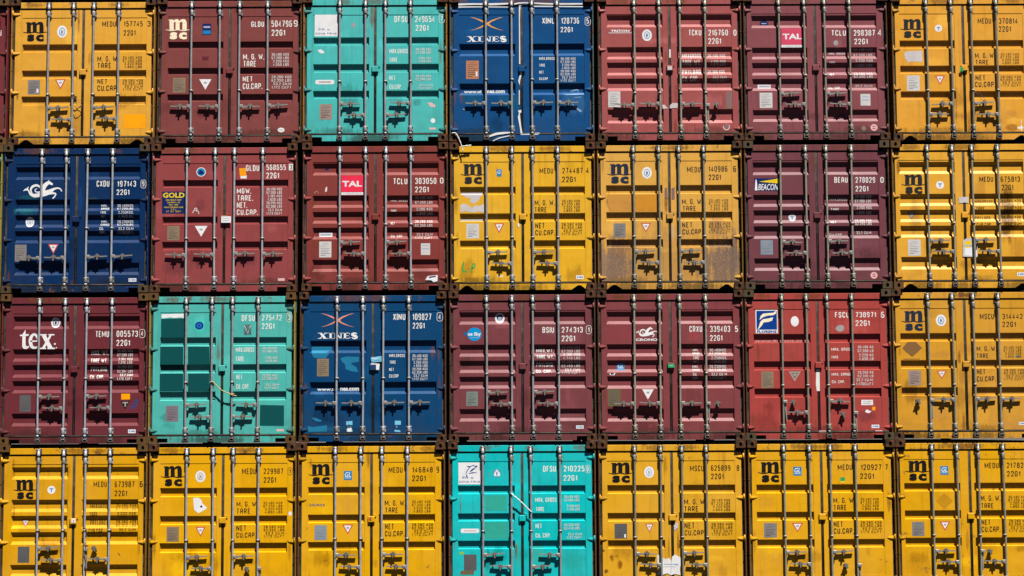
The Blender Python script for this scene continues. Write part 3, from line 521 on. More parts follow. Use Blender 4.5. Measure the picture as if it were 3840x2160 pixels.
 (2, 2): {'o':(-4.9358,4.9769),'rgb':(148,68,68),'label':'red brown container with a navy sign in yellow letters and an orange sticker,number 568655','bars':[-621,-152,169,638],'ring':888,'h':[(0,606,'L'),(1,611,'L'),(2,629,'R'),(3,620,'R')],'rec':[(1873,1748),(1260,1129),(840,701)],'g':[('serial_number',None,None,[('t','w','GLDU',352,2020,574,2119),('t','w','568655',694,2033,1018,2125),('r','w',1067,2027,1134,2135),('t','k','3',1083,2042,1120,2120),('t','w','22G1',691,1893,904,1992)]),('company_logo',None,None,[('r','sticker_navy',-1037,1310,-653,1681),('t','sign_yellow','GOLD',-1025,1575,-665,1663,'B'),('t','sign_yellow','CONTAINER CORP',-974,1526,-719,1550),('t','sign_yellow','COMPANY LTD',-949,1485,-743,1509),('t','sign_yellow','NEW YORK',-920,1446,-771,1470),('t','sign_yellow','WORLD CONTAINER LEASE',-1005,1405,-686,1428),('t','sign_yellow','TEL',-894,1367,-795,1391),('t','sign_yellow','37 84 1857',-968,1335,-720,1359)]),('approval_decal',None,None,[('e','decal_white',-394,2007,78,77),('e','gl_blue',-394,2007,67,66),('p','sticker_navy',[(-447,1984),(-412,2047),(-367,2020),(-340,1984),(-384,1957)])]),('sticker',None,None,[('p','decal_white',[(261,1938),(365,1948),(366,1894),(265,1895)]),('p','orange_paint',[(238,2067),(348,2070),(360,1941),(254,1931)])]),('scrawl',None,None,[('s','letter_white',[(-525,1319,9),(-511,1358,9),(-485,1367,9),(-499,1394,9),(-467,1402,9),(-455,1375,9),(-472,1358,9),(-437,1349,9),(-422,1304,9)])]),('data_plate',None,None,[('r','plate_tan',-945,864,-742,1105),('r','plate_print',-896,1075,-793,1081),('r','plate_print',-923,1050,-773,1056),('r','plate_print',-922,1024,-824,1031),('r','plate_print',-922,999,-772,1005),('r','plate_print',-922,973,-782,979),('r','plate_print',-921,948,-802,954),('r','plate_print',-921,922,-769,928),('r','plate_print',-921,897,-843,903)]),('warning_sign',None,None,[('p','decal_white',[(-491,1104),(-278,1103),(-382,924)]),('p','decal_white',[(-456,1086),(-312,1085),(-383,960)]),('r','sign_grey',-409,1028,-358,1058)]),('sticker',18,None,[('r','decal_white',-45,1150,117,1257),('r','logo_pale',-15,1218,91,1228),('r','logo_pale',-20,1182,83,1193)]),('sticker',None,None,[('r','pink_white',898,181,1009,223)]),('weight_table',None,None,[('t','w','MGW.',205,1641,440,1729),('t','w','TARE.',211,1519,471,1613),('t','w','NET.',207,1399,375,1497),('t','w','CU.CAP.',208,1283,556,1374),('t','ws','30.480 KGS',696,1691,955,1736),('t','ws','67.200 LBS',696,1633,955,1678),('t','ws','2.185 KGS',719,1575,956,1620),('t','ws','4.820 LBS',719,1516,956,1562),('t','ws','28.295 KGS',698,1458,957,1504),('t','ws','62.380 LBS',698,1400,957,1445),('t','ws','33.2 CU.M',721,1342,957,1387),('t','ws','1.173 CU.FT',699,1284,958,1329)])],'blot':[(-0.406,1.447,0.079,0.098,(110,50,60),0.6),(-0.784,0.397,0.247,0.123,(105,50,58),0.65),(0.365,0.534,0.158,0.106,(95,45,55),0.6),(-0.038,0.038,0.159,0.07,(150,85,45),0.8),(-0.395,0.448,0.07,0.071,(105,45,55),0.5)],'notch':'rect','post':'brown','cast':'rust','kind':'A','pan':[-1028,-111,128,1059]},
 (2, 3): {'o':(-2.4265,4.987),'rgb':(134,58,53),'label':'red brown container with a bright red square sign,number 303050','bars':[-590,-162,175,596],'ring':1097,'h':[(0,794,'R'),(1,607,'L'),(2,797,'R'),(3,607,'L')],'rec':[(2133,1930),(1590,1386),(1318,1122),(1054,858),(519,317)],'g':[('serial_number',None,None,[('t','w','TCLU',298,1776,531,1877),('t','w','303050',659,1778,1014,1880),('t','w','0',1076,1785,1133,1883),('t','w','22G1',659,1638,886,1734)]),('company_logo',None,None,[('r','tal_red',-567,1649,-200,1925),('r','decal_white',-566,1601,-199,1644),('t','decal_white','TAL',-553,1739,-224,1836,'B'),('t','sign_grey','INTERNATIONAL',-542,1610,-213,1633)]),('approval_decal',None,None,[('p','sticker_navy',[(-852,2022),(-840,2047),(-808,2057),(-781,2043),(-776,2021)])]),('sticker',None,None,[('r','pill_white',-936,904,-715,971),('r','sign_grey',-909,931,-741,948)]),('data_plate',None,None,[('r','plate_white',-931,557,-728,823),('r','plate_print_pale',-881,789,-779,796),('r','plate_print_pale',-907,762,-759,768),('r','plate_print_pale',-907,733,-809,740),('r','plate_print_pale',-907,705,-758,712),('r','plate_print_pale',-907,677,-768,684),('r','plate_print_pale',-907,649,-789,656),('r','plate_print_pale',-907,621,-756,628),('r','plate_print_pale',-907,593,-829,600)]),('sticker',None,None,[('r','plate_white',756,590,910,785),('r','logo_pale',774,741,889,758),('r','logo_pale',774,687,889,705)]),('sticker',50,None,[('p','decal_white',[(827,171),(871,238),(1036,255),(1030,152),(968,138),(924,170)]),('p','sticker_navy',[(889,227),(1007,244),(1004,223),(889,202)]),('p','black_film',[(827,149),(919,156),(968,131),(1030,148),(1018,90),(827,50)])]),('scrawl',None,None,[('s','letter_white',[(-833,1650,9),(-824,1713,12),(-807,1731,9),(-815,1659,14)]),('s','pink_white',[(-1019,1633,7),(-975,1669,5),(-948,1633,5)])]),('weight_table',None,None,[('t','w','MAX. GROSS',256,1490,534,1524),('t','w','TARE',256,1311,352,1350),('t','w','NET',256,1096,322,1144),('t','w','CU. CAP.',256,889,455,930),('t','ws','30.480 KGS',659,1527,948,1570),('t','ws','67.200 LBS',659,1452,948,1493),('t','ws','2.200 KGS',683,1334,948,1379),('t','ws','4.850 LBS',683,1259,948,1307),('t','ws','28.280 KGS',659,1130,948,1172),('t','ws','62.350 LBS',659,1062,948,1106),('t','ws','33.2 CU.M',683,916,948,958),('t','ws','1.172 CUFT',659,859,947,895)])],'blot':[],'notch':'rect','post':'brown','cast':'rust','kind':'B','pan':[-1044,-109,121,1054]},  # black shape below the torn sticker is its cast shadow, painted on
 (2, 4): {'o':(0.0228,4.9779),'rgb':(230,174,35),'label':'yellow container with peeled sticker remains and green scrawled letters on its left door,number 274487','bars':[-598,-178,164,583],'ring':881,'h':[(0,628,'R'),(1,439,'L'),(2,628,'R'),(3,439,'L')],'rec':[(1736,1602),(1289,1151),(837,695)],'g':[('serial_number',None,None,[('t','k','MEDU',284,1953,510,2045),('t','k','274487',661,1955,1003,2048),('t','k','4',1056,1953,1106,2051),('t','k','22G1',656,1807,883,1900)]),('weight_table',None,None,[('t','k','M. G. W.',199,1419,533,1507),('t','k','TARE',198,1303,399,1391),('t','k','NET',207,1035,362,1124),('t','k','CU.CAP.',207,919,530,1007),('t','ks','30.480 KGS',654,1469,951,1510),('t','ks','67.200 LBS',653,1417,950,1458),('t','ks','2.200 KGS',678,1365,950,1405),('t','ks','4.850 LBS',678,1312,949,1353),('t','ks','28.280 KGS',646,1081,983,1122),('t','ks','62.350 LBS',645,1029,982,1069),('t','ks','33.2 CU.M',673,976,982,1017),('t','ks','1.172 CU.FT',644,923,982,964)]),('company_logo',None,None,[('p','n',[(-970,2103),(-898,2103),(-899,1943),(-970,1943)]),('p','n',[(-868,2069),(-798,2068),(-798,1942),(-868,1943)]),('p','n',[(-753,2068),(-679,2068),(-680,1942),(-753,1942)]),('p','n',[(-982,2117),(-902,2117),(-902,2089),(-982,2098)]),('p','n',[(-909,2055),(-908,2089),(-884,2111),(-859,2123),(-835,2123),(-810,2109),(-802,2082),(-802,2055),(-864,2055),(-870,2076),(-884,2081),(-884,2072)]),('p','n',[(-808,2055),(-808,2089),(-784,2111),(-759,2123),(-718,2123),(-694,2109),(-686,2082),(-686,2054),(-747,2055),(-753,2075),(-767,2080),(-784,2072)]),('s','n',[(-1031,1946,9),(-997,1940,9),(-963,1933,15),(-929,1931,15),(-895,1936,15),(-861,1942,15),(-827,1944,15),(-793,1939,15),(-759,1932,15),(-725,1930,15),(-691,1935,15),(-657,1942,9),(-623,1944,9)]),('t','n','s',-966,1783,-837,1905,'H'),('t','n','c',-815,1782,-676,1904,'H')]),('approval_decal',None,None,[('p','gl_blue',[(-436,2028),(-343,2027),(-353,1902),(-427,1906)]),('t','decal_white','G',-420,1951,-361,2010,'I')]),('data_plate',None,None,[('r','plate_white',-938,871,-728,1116),('r','plate_print_pale',-885,1086,-781,1092),('r','plate_print_pale',-913,1060,-760,1066),('r','plate_print_pale',-913,1034,-812,1040),('r','plate_print_pale',-913,1008,-760,1014),('r','plate_print_pale',-913,982,-771,988),('r','plate_print_pale',-913,956,-792,963),('r','plate_print_pale',-913,931,-758,937),('r','plate_print_pale',-913,905,-834,911)]),('warning_sign',None,None,[('p','warn_red',[(-480,1122),(-306,1121),(-394,954)]),('p','decal_white',[(-452,1105),(-334,1105),(-394,988)]),('r','sign_grey',-414,1052,-373,1080)]),('sticker',None,None,[('p','tape_dull',[(-1046,1644),(-647,1642),(-745,1495),(-816,1446),(-887,1496),(-855,1541),(-922,1550),(-1002,1595)]),('p','tape_dull',[(-1038,1425),(-976,1461),(-905,1428),(-843,1380),(-798,1424),(-719,1415),(-642,1450),(-639,1302),(-746,1325),(-799,1302),(-950,1326),(-1029,1304)])]),('sticker',None,None,[('r','tape_dull',-1048,1166,-648,1205)]),('scrawl',None,None,[('s','scrawl_green',[(-978,480,25),(-1000,391,28),(-988,320,32),(-929,328,21)]),('s','scrawl_green',[(-908,376,21),(-894,381,21)]),('s','scrawl_green',[(-859,298,25),(-846,390,25),(-828,452,23),(-798,434,25),(-810,386,25),(-851,376,21)])]),('sticker',None,None,[('r','decal_white',878,186,1002,248),('r','emblem_blue',925,205,990,229),('e','emblem_blue',903,217,11,16)]),('sticker',None,None,[('p','decal_white',[(-434,255),(-378,242),(-321,260),(-342,228),(-422,228)]),('r','black_film',-413,242,-385,258)]),('sticker',50,None,[('p','decal_white',[(-90,1119),(-51,1115),(-62,1048),(-82,1062)])])],'blot':[(-0.838,0.177,0.124,0.038,(150,90,20),0.7),(0.804,2.088,0.09,0.072,(200,150,20),0.5)],'notch':'tri','post':'rbrown','cast':'rust','kind':'A','pan':[-1047,-116,115,1037]},
 (2, 5): {'o':(2.4654,4.9811),'rgb':(222,166,70),'label':'yellow container with grey grime low on its doors and a brown orange rectangle,number 140986','bars':[-598,-179,158,574],'ring':883,'h':[(0,625,'R'),(1,439,'L'),(2,634,'R'),(3,442,'L')],'rec':[(1748,1601),(1297,1149),(840,703)],'g':[('serial_number',None,None,[('t','n','MEDU',297,1959,521,2052),('t','n','140986',658,1967,971,2060),('t','n','6',1067,1959,1117,2063),('t','n','22G1',656,1829,860,1921)]),('weight_table',None,None,[('t','n','M. G. W.',206,1422,549,1510),('t','n','TARE',217,1311,437,1394),('t','n','NET',205,1033,375,1121),('t','n','CU.CAP.',207,919,541,1006),('t','ns','30.480 KGS',655,1467,975,1504),('t','ns','67.200 LBS',654,1419,974,1456),('t','ns','2.200 KGS',680,1370,973,1408),('t','ns','4.850 LBS',680,1322,973,1359),('t','ns','28.280 KGS',649,1082,1004,1120),('t','ns','62.350 LBS',648,1033,1004,1070),('t','ns','33.2 CU.M',678,984,1003,1021),('t','ns','1.172 CU.FT',647,935,1002,972)]),('company_logo',None,None,[('p','n2',[(-968,2089),(-897,2089),(-898,1933),(-970,1933)]),('p','n2',[(-867,2055),(-797,2055),(-798,1932),(-868,1933)]),('p','n2',[(-752,2055),(-678,2054),(-680,1932),(-753,1932)]),('p','n2',[(-981,2102),(-901,2102),(-901,2075),(-981,2084)]),('p','n2',[(-908,2042),(-907,2076),(-882,2097),(-858,2108),(-833,2108),(-809,2095),(-801,2068),(-801,2042),(-863,2042),(-869,2062),(-883,2067),(-883,2059)]),('p','n2',[(-807,2042),(-807,2075),(-782,2097),(-758,2108),(-717,2108),(-692,2094),(-684,2068),(-685,2041),(-746,2042),(-752,2061),(-766,2067),(-783,2058)]),('s','n2',[(-1031,1936,9),(-997,1930,9),(-963,1923,15),(-929,1921,15),(-895,1926,15),(-861,1932,15),(-827,1934,15),(-793,1929,15),(-759,1922,15),(-725,1921,15),(-691,1925,15),(-656,1932,9),(-622,1934,9)]),('t','n2','s',-967,1777,-837,1896,'H'),('t','n2','c',-816,1776,-676,1895,'H')]),('approval_decal',None,None,[('e','decal_white',-370,1954,81,98),('e','emblem_blue',-370,1954,51,64),('e','decal_white',-370,1954,39,51),('e','emblem_blue',-376,1949,13,35),('e','emblem_blue',-357,1954,7,29)]),('data_plate',None,None,[('r','plate_grey',-935,870,-734,1109),('r','plate_print',-884,1079,-784,1085),('r','plate_print',-910,1054,-765,1060),('r','plate_print',-910,1029,-814,1035),('r','plate_print',-910,1004,-765,1010),('r','plate_print',-910,978,-775,984),('r','plate_print',-911,953,-795,959),('r','plate_print',-911,928,-764,934),('r','plate_print',-911,903,-836,909)]),('warning_sign',None,None,[('p','warn_red',[(-486,1113),(-309,1112),(-399,952)]),('p','decal_white',[(-458,1097),(-337,1096),(-399,984)]),('r','sign_grey',-419,1045,-376,1072)]),('paint_patch',None,None,[('p','patch_tan',[(-1040,1589),(-637,1591),(-640,1310),(-1007,1312)]),('r','patch_orange',-572,1310,-211,1585)]),('sticker',53,None,[('p','stain_grey',[(-80,1691),(-39,1709),(-29,1512),(-77,1530)]),('p','stain_grey',[(35,1691),(89,1708),(86,1511),(36,1503)])])],'blot':[(-0.281,0.426,1.248,0.582,(176,132,76),0.75),(0.851,0.385,0.309,0.497,(122,100,90),1),(-0.937,0.358,0.306,0.479,(124,102,90),1),(1.046,0.419,0.115,0.534,(120,100,88),0.9),(0.79,1.044,0.128,0.214,(165,125,85),0.8),(0.044,0.941,0.037,0.107,(200,180,150),0.6),(0.845,0.012,0.356,0.105,(140,110,95),0.8),(-1.148,0.43,0.11,0.445,(155,125,100),0.7),(-0.905,0.02,0.249,0.088,(140,115,95),0.8)],'notch':'tri','post':'ydark','cast':'dark','kind':'A','pan':[-1056,-116,110,1041]},
 (2, 6): {'o':(4.9138,4.9793),'rgb':(115,62,70),'label':'purple maroon container with a navy sign showing a yellow light beam,number 278029','bars':[-606,-185,156,577],'ring':1087,'h':[(0,781,'R'),(1,592,'L'),(2,788,'R'),(3,597,'L')],'rec':[(2124,1909),(1577,1377),(1318,1103),(1050,841),(515,307)],'g':[('serial_number',None,None,[('t','w','BEAU',301,1774,522,1868),('t','w','278029',653,1772,979,1866),('t','w','0',1066,1770,1121,1865),('t','w','22G1',650,1625,862,1717)]),('company_logo',None,None,[('r','sticker_navy',-1034,1642,-616,1855),('p','sign_yellow',[(-955,1798),(-618,1850),(-620,1764)]),('p','letter_white',[(-1013,1830),(-994,1830),(-988,1773),(-981,1651),(-1027,1651),(-1018,1773)]),('t','letter_white','BEACON',-970,1654,-634,1760,'I')]),('approval_decal',None,None,[('e','decal_white',-407,1197,62,61),('p','emblem_blue',[(-436,1223),(-376,1223),(-376,1204),(-437,1205)]),('p','emblem_blue',[(-415,1205),(-398,1205),(-399,1164),(-416,1164)])]),('data_plate',None,None,[('r','plate_blue',-946,576,-742,819),('r','plate_print_pale',-892,788,-792,794),('r','plate_print_pale',-919,763,-773,769),('r','plate_print_pale',-919,737,-823,743),('r','plate_print_pale',-920,711,-773,717),('r','plate_print_pale',-920,686,-784,692),('r','plate_print_pale',-921,660,-804,666),('r','plate_print_pale',-921,634,-773,641),('r','plate_print_pale',-921,609,-845,615)]),('sticker',None,None,[('e','pink_white',925,223,58,57),('r','tal_pink',902,197,949,250),('r','pink_white',895,218,956,230)]),('sticker',45,None,[('e','decal_white',31,83,31,19)]),('weight_table',None,None,[('t','w','MAX.GROSS',224,1480,514,1518),('t','w','TARE',231,1305,369,1349),('t','w','NET',227,1094,320,1135),('t','w','CU.CAP',208,891,413,925),('t','ws','30.480 KGS',644,1518,915,1567),('t','ws','67.200 LBS',642,1443,913,1490),('t','ws','2.200 KGS',663,1330,911,1377),('t','ws','4.850 LBS',661,1246,909,1293),('t','ws','28.280 KGS',635,1124,906,1162),('t','ws','62.350 LBS',634,1062,905,1109),('t','ws','33.2 CU.M',654,914,901,959)])],'blot':[],'notch':'rect','post':'brown','cast':'rustgrey','kind':'B','pan':[-1059,-122,105,1035]},
 (2, 7): {'o':(7.3688,4.9744),'rgb':(228,166,45),'label':'yellow container with dark vertical streaks and a pale torn sheet between its doors,number 675813','bars':[-607,-196,137,562],'ring':1089,'h':[(0,792,'R'),(1,609,'L'),(2,799,'R'),(3,609,'L')],'rec':[(2123,1920),(1585,1383),(1320,1115),(1052,856),(532,322)],'g':[('serial_number',None,None,[('t','k','MEDU',263,1782,493,1870),('t','k','675813',615,1780,938,1872),('t','k','22G1',629,1640,823,1734)]),('company_logo',None,None,[('p','n',[(-973,1894),(-904,1893),(-907,1742),(-977,1742)]),('p','n',[(-875,1861),(-807,1860),(-810,1741),(-878,1741)]),('p','n',[(-764,1860),(-692,1860),(-695,1741),(-767,1741)]),('p','n',[(-985,1907),(-907,1906),(-908,1880),(-985,1889)]),('p','n',[(-915,1848),(-914,1880),(-890,1901),(-865,1912),(-842,1912),(-818,1899),(-811,1873),(-812,1848),(-871,1848),(-876,1867),(-890,1872),(-890,1864)]),('p','n',[(-817,1848),(-817,1880),(-792,1901),(-768,1912),(-729,1912),(-705,1899),(-698,1873),(-698,1847),(-758,1847),(-763,1867),(-777,1872),(-793,1864)]),('s','n',[(-1036,1745,9),(-1003,1739,9),(-970,1732,14),(-937,1731,14),(-904,1735,14),(-871,1741,14),(-838,1743,14),(-805,1738,14),(-772,1731,14),(-739,1730,14),(-706,1734,14),(-673,1741,9),(-640,1743,9)]),('t','n','s',-976,1590,-849,1706,'H'),('t','n','c',-830,1590,-692,1705,'H')]),('approval_decal',None,None,[('e','decal_white',-396,1734,67,66),('p','emblem_blue',[(-428,1762),(-363,1762),(-363,1742),(-429,1743)]),('p','emblem_blue',[(-405,1743),(-387,1743),(-388,1698),(-406,1698)])]),('warning_sign',None,None,[('p','stain_grey',[(-948,1295),(-798,1294),(-877,1152)]),('p','sign_grey',[(-924,1280),(-823,1280),(-876,1180)]),('r','sign_grey',-892,1234,-856,1259)]),('data_plate',None,None,[('r','plate_white',-953,551,-743,821),('r','plate_print_pale',-897,787,-795,794),('r','plate_print_pale',-924,758,-775,765),('r','plate_print_pale',-925,730,-827,737),('r','plate_print_pale',-925,702,-776,708),('r','plate_print_pale',-926,673,-787,680),('r','plate_print_pale',-927,645,-808,652),('r','plate_print_pale',-927,616,-776,623),('r','plate_print_pale',-928,588,-850,595)]),('weight_table',None,None,[('t','k','MAXGROSS',187,1438,482,1479),('t','k','TARE',193,1313,336,1360),('t','k','PAYLOAD',183,1155,438,1208),('t','k','CUB.CAP',194,1048,435,1092),('t','ks','30.480 KGS',632,1454,953,1492),('t','ks','67.200 LBS',630,1393,951,1434),('t','ks','2.220 KGS',656,1328,949,1366),('t','ks','4.890 LBS',654,1264,947,1304),('t','ks','28.260 KGS',624,1180,945,1220),('t','ks','62.310 LBS',623,1126,943,1166),('t','ks','33.2 CUM',675,1060,941,1102),('t','ks','1.170 CUFT',619,1001,939,1036)]),('sticker',50,None,[('p','tape_dull',[(-92,1522),(-17,1531),(72,1527),(65,1426),(-2,1437),(-87,1420)])]),('sticker',46,None,[('p','tape_dull',[(-42,798),(25,842),(202,836),(188,521),(-54,531)]),('p','sign_yellow',[(-21,771),(86,806),(92,690),(-7,637)]),('r','logo_pale',-32,700,182,726),('p','decal_white',[(-6,673),(181,690),(182,539),(-27,549)])]),('sticker',None,None,[('r','decal_white',843,204,969,264),('r','emblem_blue',891,222,956,246),('e','emblem_blue',869,234,12,16)])],'blot':[(0.714,1.224,0.121,0.483,(70,42,15),0.9),(-0.821,1.25,0.089,0.357,(150,105,40),0.55),(0.272,1.602,0.096,0.251,(165,110,40),0.45),(0.866,0.67,0.149,0.214,(170,110,40),0.45)],'notch':'tri','post':'ydark','cast':'ycast','kind':'B','pan':[-1074,-147,80,998]},
 (3, 1): {'o':(-7.3818,2.4796),'rgb':(110,45,52),'label':'dark maroon container with large white lower case letters and an orange sticker,number 005573','bars':[-579,-161,196,615],'ring':1076,'h':[(0,776,'R'),(1,584,'L'),(2,780,'R'),(3,592,'L')],'rec':[(2108,1896),(1566,1362),(1306,1098),(1042,840),(507,297)],'g':[('serial_number',None,None,[('t','w','TEMU',338,1760,560,1861),('t','w','005573',685,1762,1036,1863),('s','w',[(1068,1877,7),(1145,1876,7),(1147,1760,7),(1069,1760,7),(1068,1877,7)]),('t','w','4',1087,1776,1127,1860),('t','w','22G1',684,1614,908,1713)]),('company_logo',None,None,[('p','letter_white',[(-870,1810),(-819,1889),(-814,1642),(-796,1610),(-761,1624),(-757,1598),(-795,1568),(-844,1572),(-870,1607)]),('p','letter_white',[(-914,1805),(-764,1818),(-767,1787),(-908,1780)]),('s','letter_white',[(-736,1698,25),(-621,1703,21),(-619,1751,35),(-650,1800,39),(-690,1807,39),(-725,1765,50),(-737,1695,57),(-715,1615,53),(-672,1589,39),(-628,1597,28),(-599,1623,14)]),('p','letter_white',[(-562,1809),(-491,1808),(-355,1569),(-434,1570)]),('p','letter_white',[(-412,1808),(-377,1808),(-504,1570),(-552,1570)]),('r','letter_white',-584,1793,-468,1813),('r','letter_white',-438,1792,-341,1813),('r','letter_white',-575,1567,-475,1588),('r','letter_white',-452,1566,-329,1587),('e','letter_white',-330,1650,16,16),('e','letter_white',-306,1587,11,10)]),('approval_decal',None,None,[('e','decal_white',-332,2002,77,84),('e','sticker_navy',-332,2002,48,55),('e','decal_white',-332,2002,37,44),('e','sticker_navy',-339,1998,12,30),('e','sticker_navy',-320,2002,6,25)]),('data_plate',None,None,[('r','plate_dark',-895,532,-710,810),('r','plate_print',-852,775,-757,782),('r','plate_print',-876,745,-738,753),('r','plate_print',-875,716,-784,724),('r','plate_print',-875,687,-736,694),('r','plate_print',-874,658,-745,665),('r','plate_print',-874,628,-764,636),('r','plate_print',-873,599,-733,606),('r','plate_print',-873,570,-801,577)]),('sticker',None,None,[('r','orange_paint',776,729,920,824)]),('warning_sign',None,None,[('p','black_film',[(767,702),(917,702),(843,565)]),('r','sign_grey',799,667,890,688),('r','sign_grey',832,611,856,667)]),('scrawl',None,None,[('s','logo_blue',[(918,570,18),(961,640,21),(996,666,18),(1022,727,25),(1049,675,16),(1014,614,21),(971,579,18)])]),('sticker',None,None,[('r','decal_white',898,176,1023,237),('r','emblem_blue',945,195,1011,219),('e','emblem_blue',923,207,11,15)]),('weight_table',None,None,[('t','w','MAX. WT.',267,1461,553,1539),('t','w','TARE WT.',265,1337,537,1406),('t','w','PAYLOAD',264,1197,527,1269),('t','w','CU. CAP.',255,1074,483,1134),('t','ws','30.480 KGS',694,1511,949,1554),('t','ws','67.200 LBS',695,1441,950,1489),('t','ws','2.184 KGS',718,1381,951,1419),('t','ws','4.816 LBS',719,1318,951,1366),('t','ws','28.296 KGS',698,1244,952,1290),('t','ws','62.384 LBS',699,1173,953,1214),('t','ws','33.2 CUM',743,1113,954,1155),('t','ws','1.170 CUFT',701,1047,955,1095)])],'blot':[],'notch':'rect','post':'self','cast':'ycast','kind':'B','pan':[-1023,-95,146,1066]},
 (3, 2): {'o':(-4.9478,2.4869),'rgb':(78,183,174),'label':'turquoise container with dark green painted-over rectangles on its left door,number 275472','bars':[-590,-169,171,592],'ring':995,'h':[(0,617,'R'),(1,421,'L'),(3,621,'L'),(2,425,'R')],'rec':[(1741,1595),(1295,1149),(847,698)],'g':[('serial_number',None,None,[('t','w','DFSU',315,2006,534,2107),('t','w','275472',650,2013,975,2109),('s','w',[(1064,2128,7),(1138,2128,7),(1138,2000,7),(1064,2001,7),(1064,2128,7)]),('t','w','3',1082,2016,1120,2112),('t','w','22G1',647,1872,856,1968)]),('weight_table',None,None,[('t','w','MAX.GROSS',222,1495,524,1572),('t','w','TARE',223,1339,360,1420),('t','w','NET',235,1046,331,1121),('t','w','CU. CAP.',236,888,447,966),('t','ws','30.480 KGS',662,1536,908,1575),('t','ws','67.200 LBS',662,1484,909,1524),('t','ws','2.185 KGS',708,1377,910,1417),('t','ws','4.820 LBS',709,1327,910,1366),('t','ws','28.295 KGS',662,1086,908,1126),('t','ws','62.380 LBS',662,1034,908,1074),('t','ws','33.2 CU.M',718,933,934,973),('t','ws','1.172 CU.FT',699,883,934,922)]),('paint_patch',None,None,[('p','dark_teal',[(-1018,2048),(-824,2054),(-630,2056),(-626,1740),(-1017,1742)]),('r','dark_teal',-1026,1296,-645,1590),('p','dark_teal',[(-568,1590),(-254,1585),(-216,1588),(-209,1292),(-565,1294)]),('r','dark_teal',-1027,855,-640,1147),('r','dark_teal',-560,853,-211,1145),('r','dark_teal',-1025,1198,-642,1291)]),('company_logo',None,None,[('p','decal_white',[(-1010,2127),(-634,2134),(-633,2055),(-692,2073),(-806,2061),(-859,2075),(-1007,2055)])]),('approval_decal',None,None,[('e','sticker_blue',-385,1935,70,65),('e','gl_blue',-385,1935,39,35),('e','sticker_blue',-385,1935,21,21)]),('sticker',None,None,[('r','sticker_grey',352,1776,474,1949),('s','tape_dull',[(359,1935,14),(413,1811,18),(465,1935,14)]),('s','dark_teal',[(378,1794,14),(439,1882,18),(466,1793,11)])]),('data_plate',None,None,[('r','plate_purple',-921,355,-715,615),('r','plate_print',-872,582,-767,589),('r','plate_print',-898,555,-746,562),('r','plate_print',-898,528,-798,534),('r','plate_print',-898,500,-745,507),('r','plate_print',-897,473,-755,479),('r','plate_print',-897,445,-776,452),('r','plate_print',-897,418,-742,425),('r','plate_print',-896,391,-817,398)]),('paint_patch',None,None,[('p','dark_teal',[(630,622),(1024,612),(1026,275),(628,281)])]),('sticker',None,None,[('r','pink_white',905,187,1019,223)]),('scrawl',None,None,[('s','logo_pale',[(-442,1339,5),(-429,1480,5),(-390,1418,5),(-359,1471,5),(-349,1339,5)]),('s','logo_pale',[(-327,1453,5),(-314,1365,5),(-249,1370,5)])])],'blot':[(-0.346,1.938,0.192,0.159,(40,180,165),0.7),(0.687,0.491,0.333,0.244,(75,190,165),0.3),(-0.855,0.288,0.104,0.07,(40,110,100),0.4)],'notch':'rect','post':'ygreen','cast':'ycast','kind':'A','pan':[-1030,-107,132,1060]},
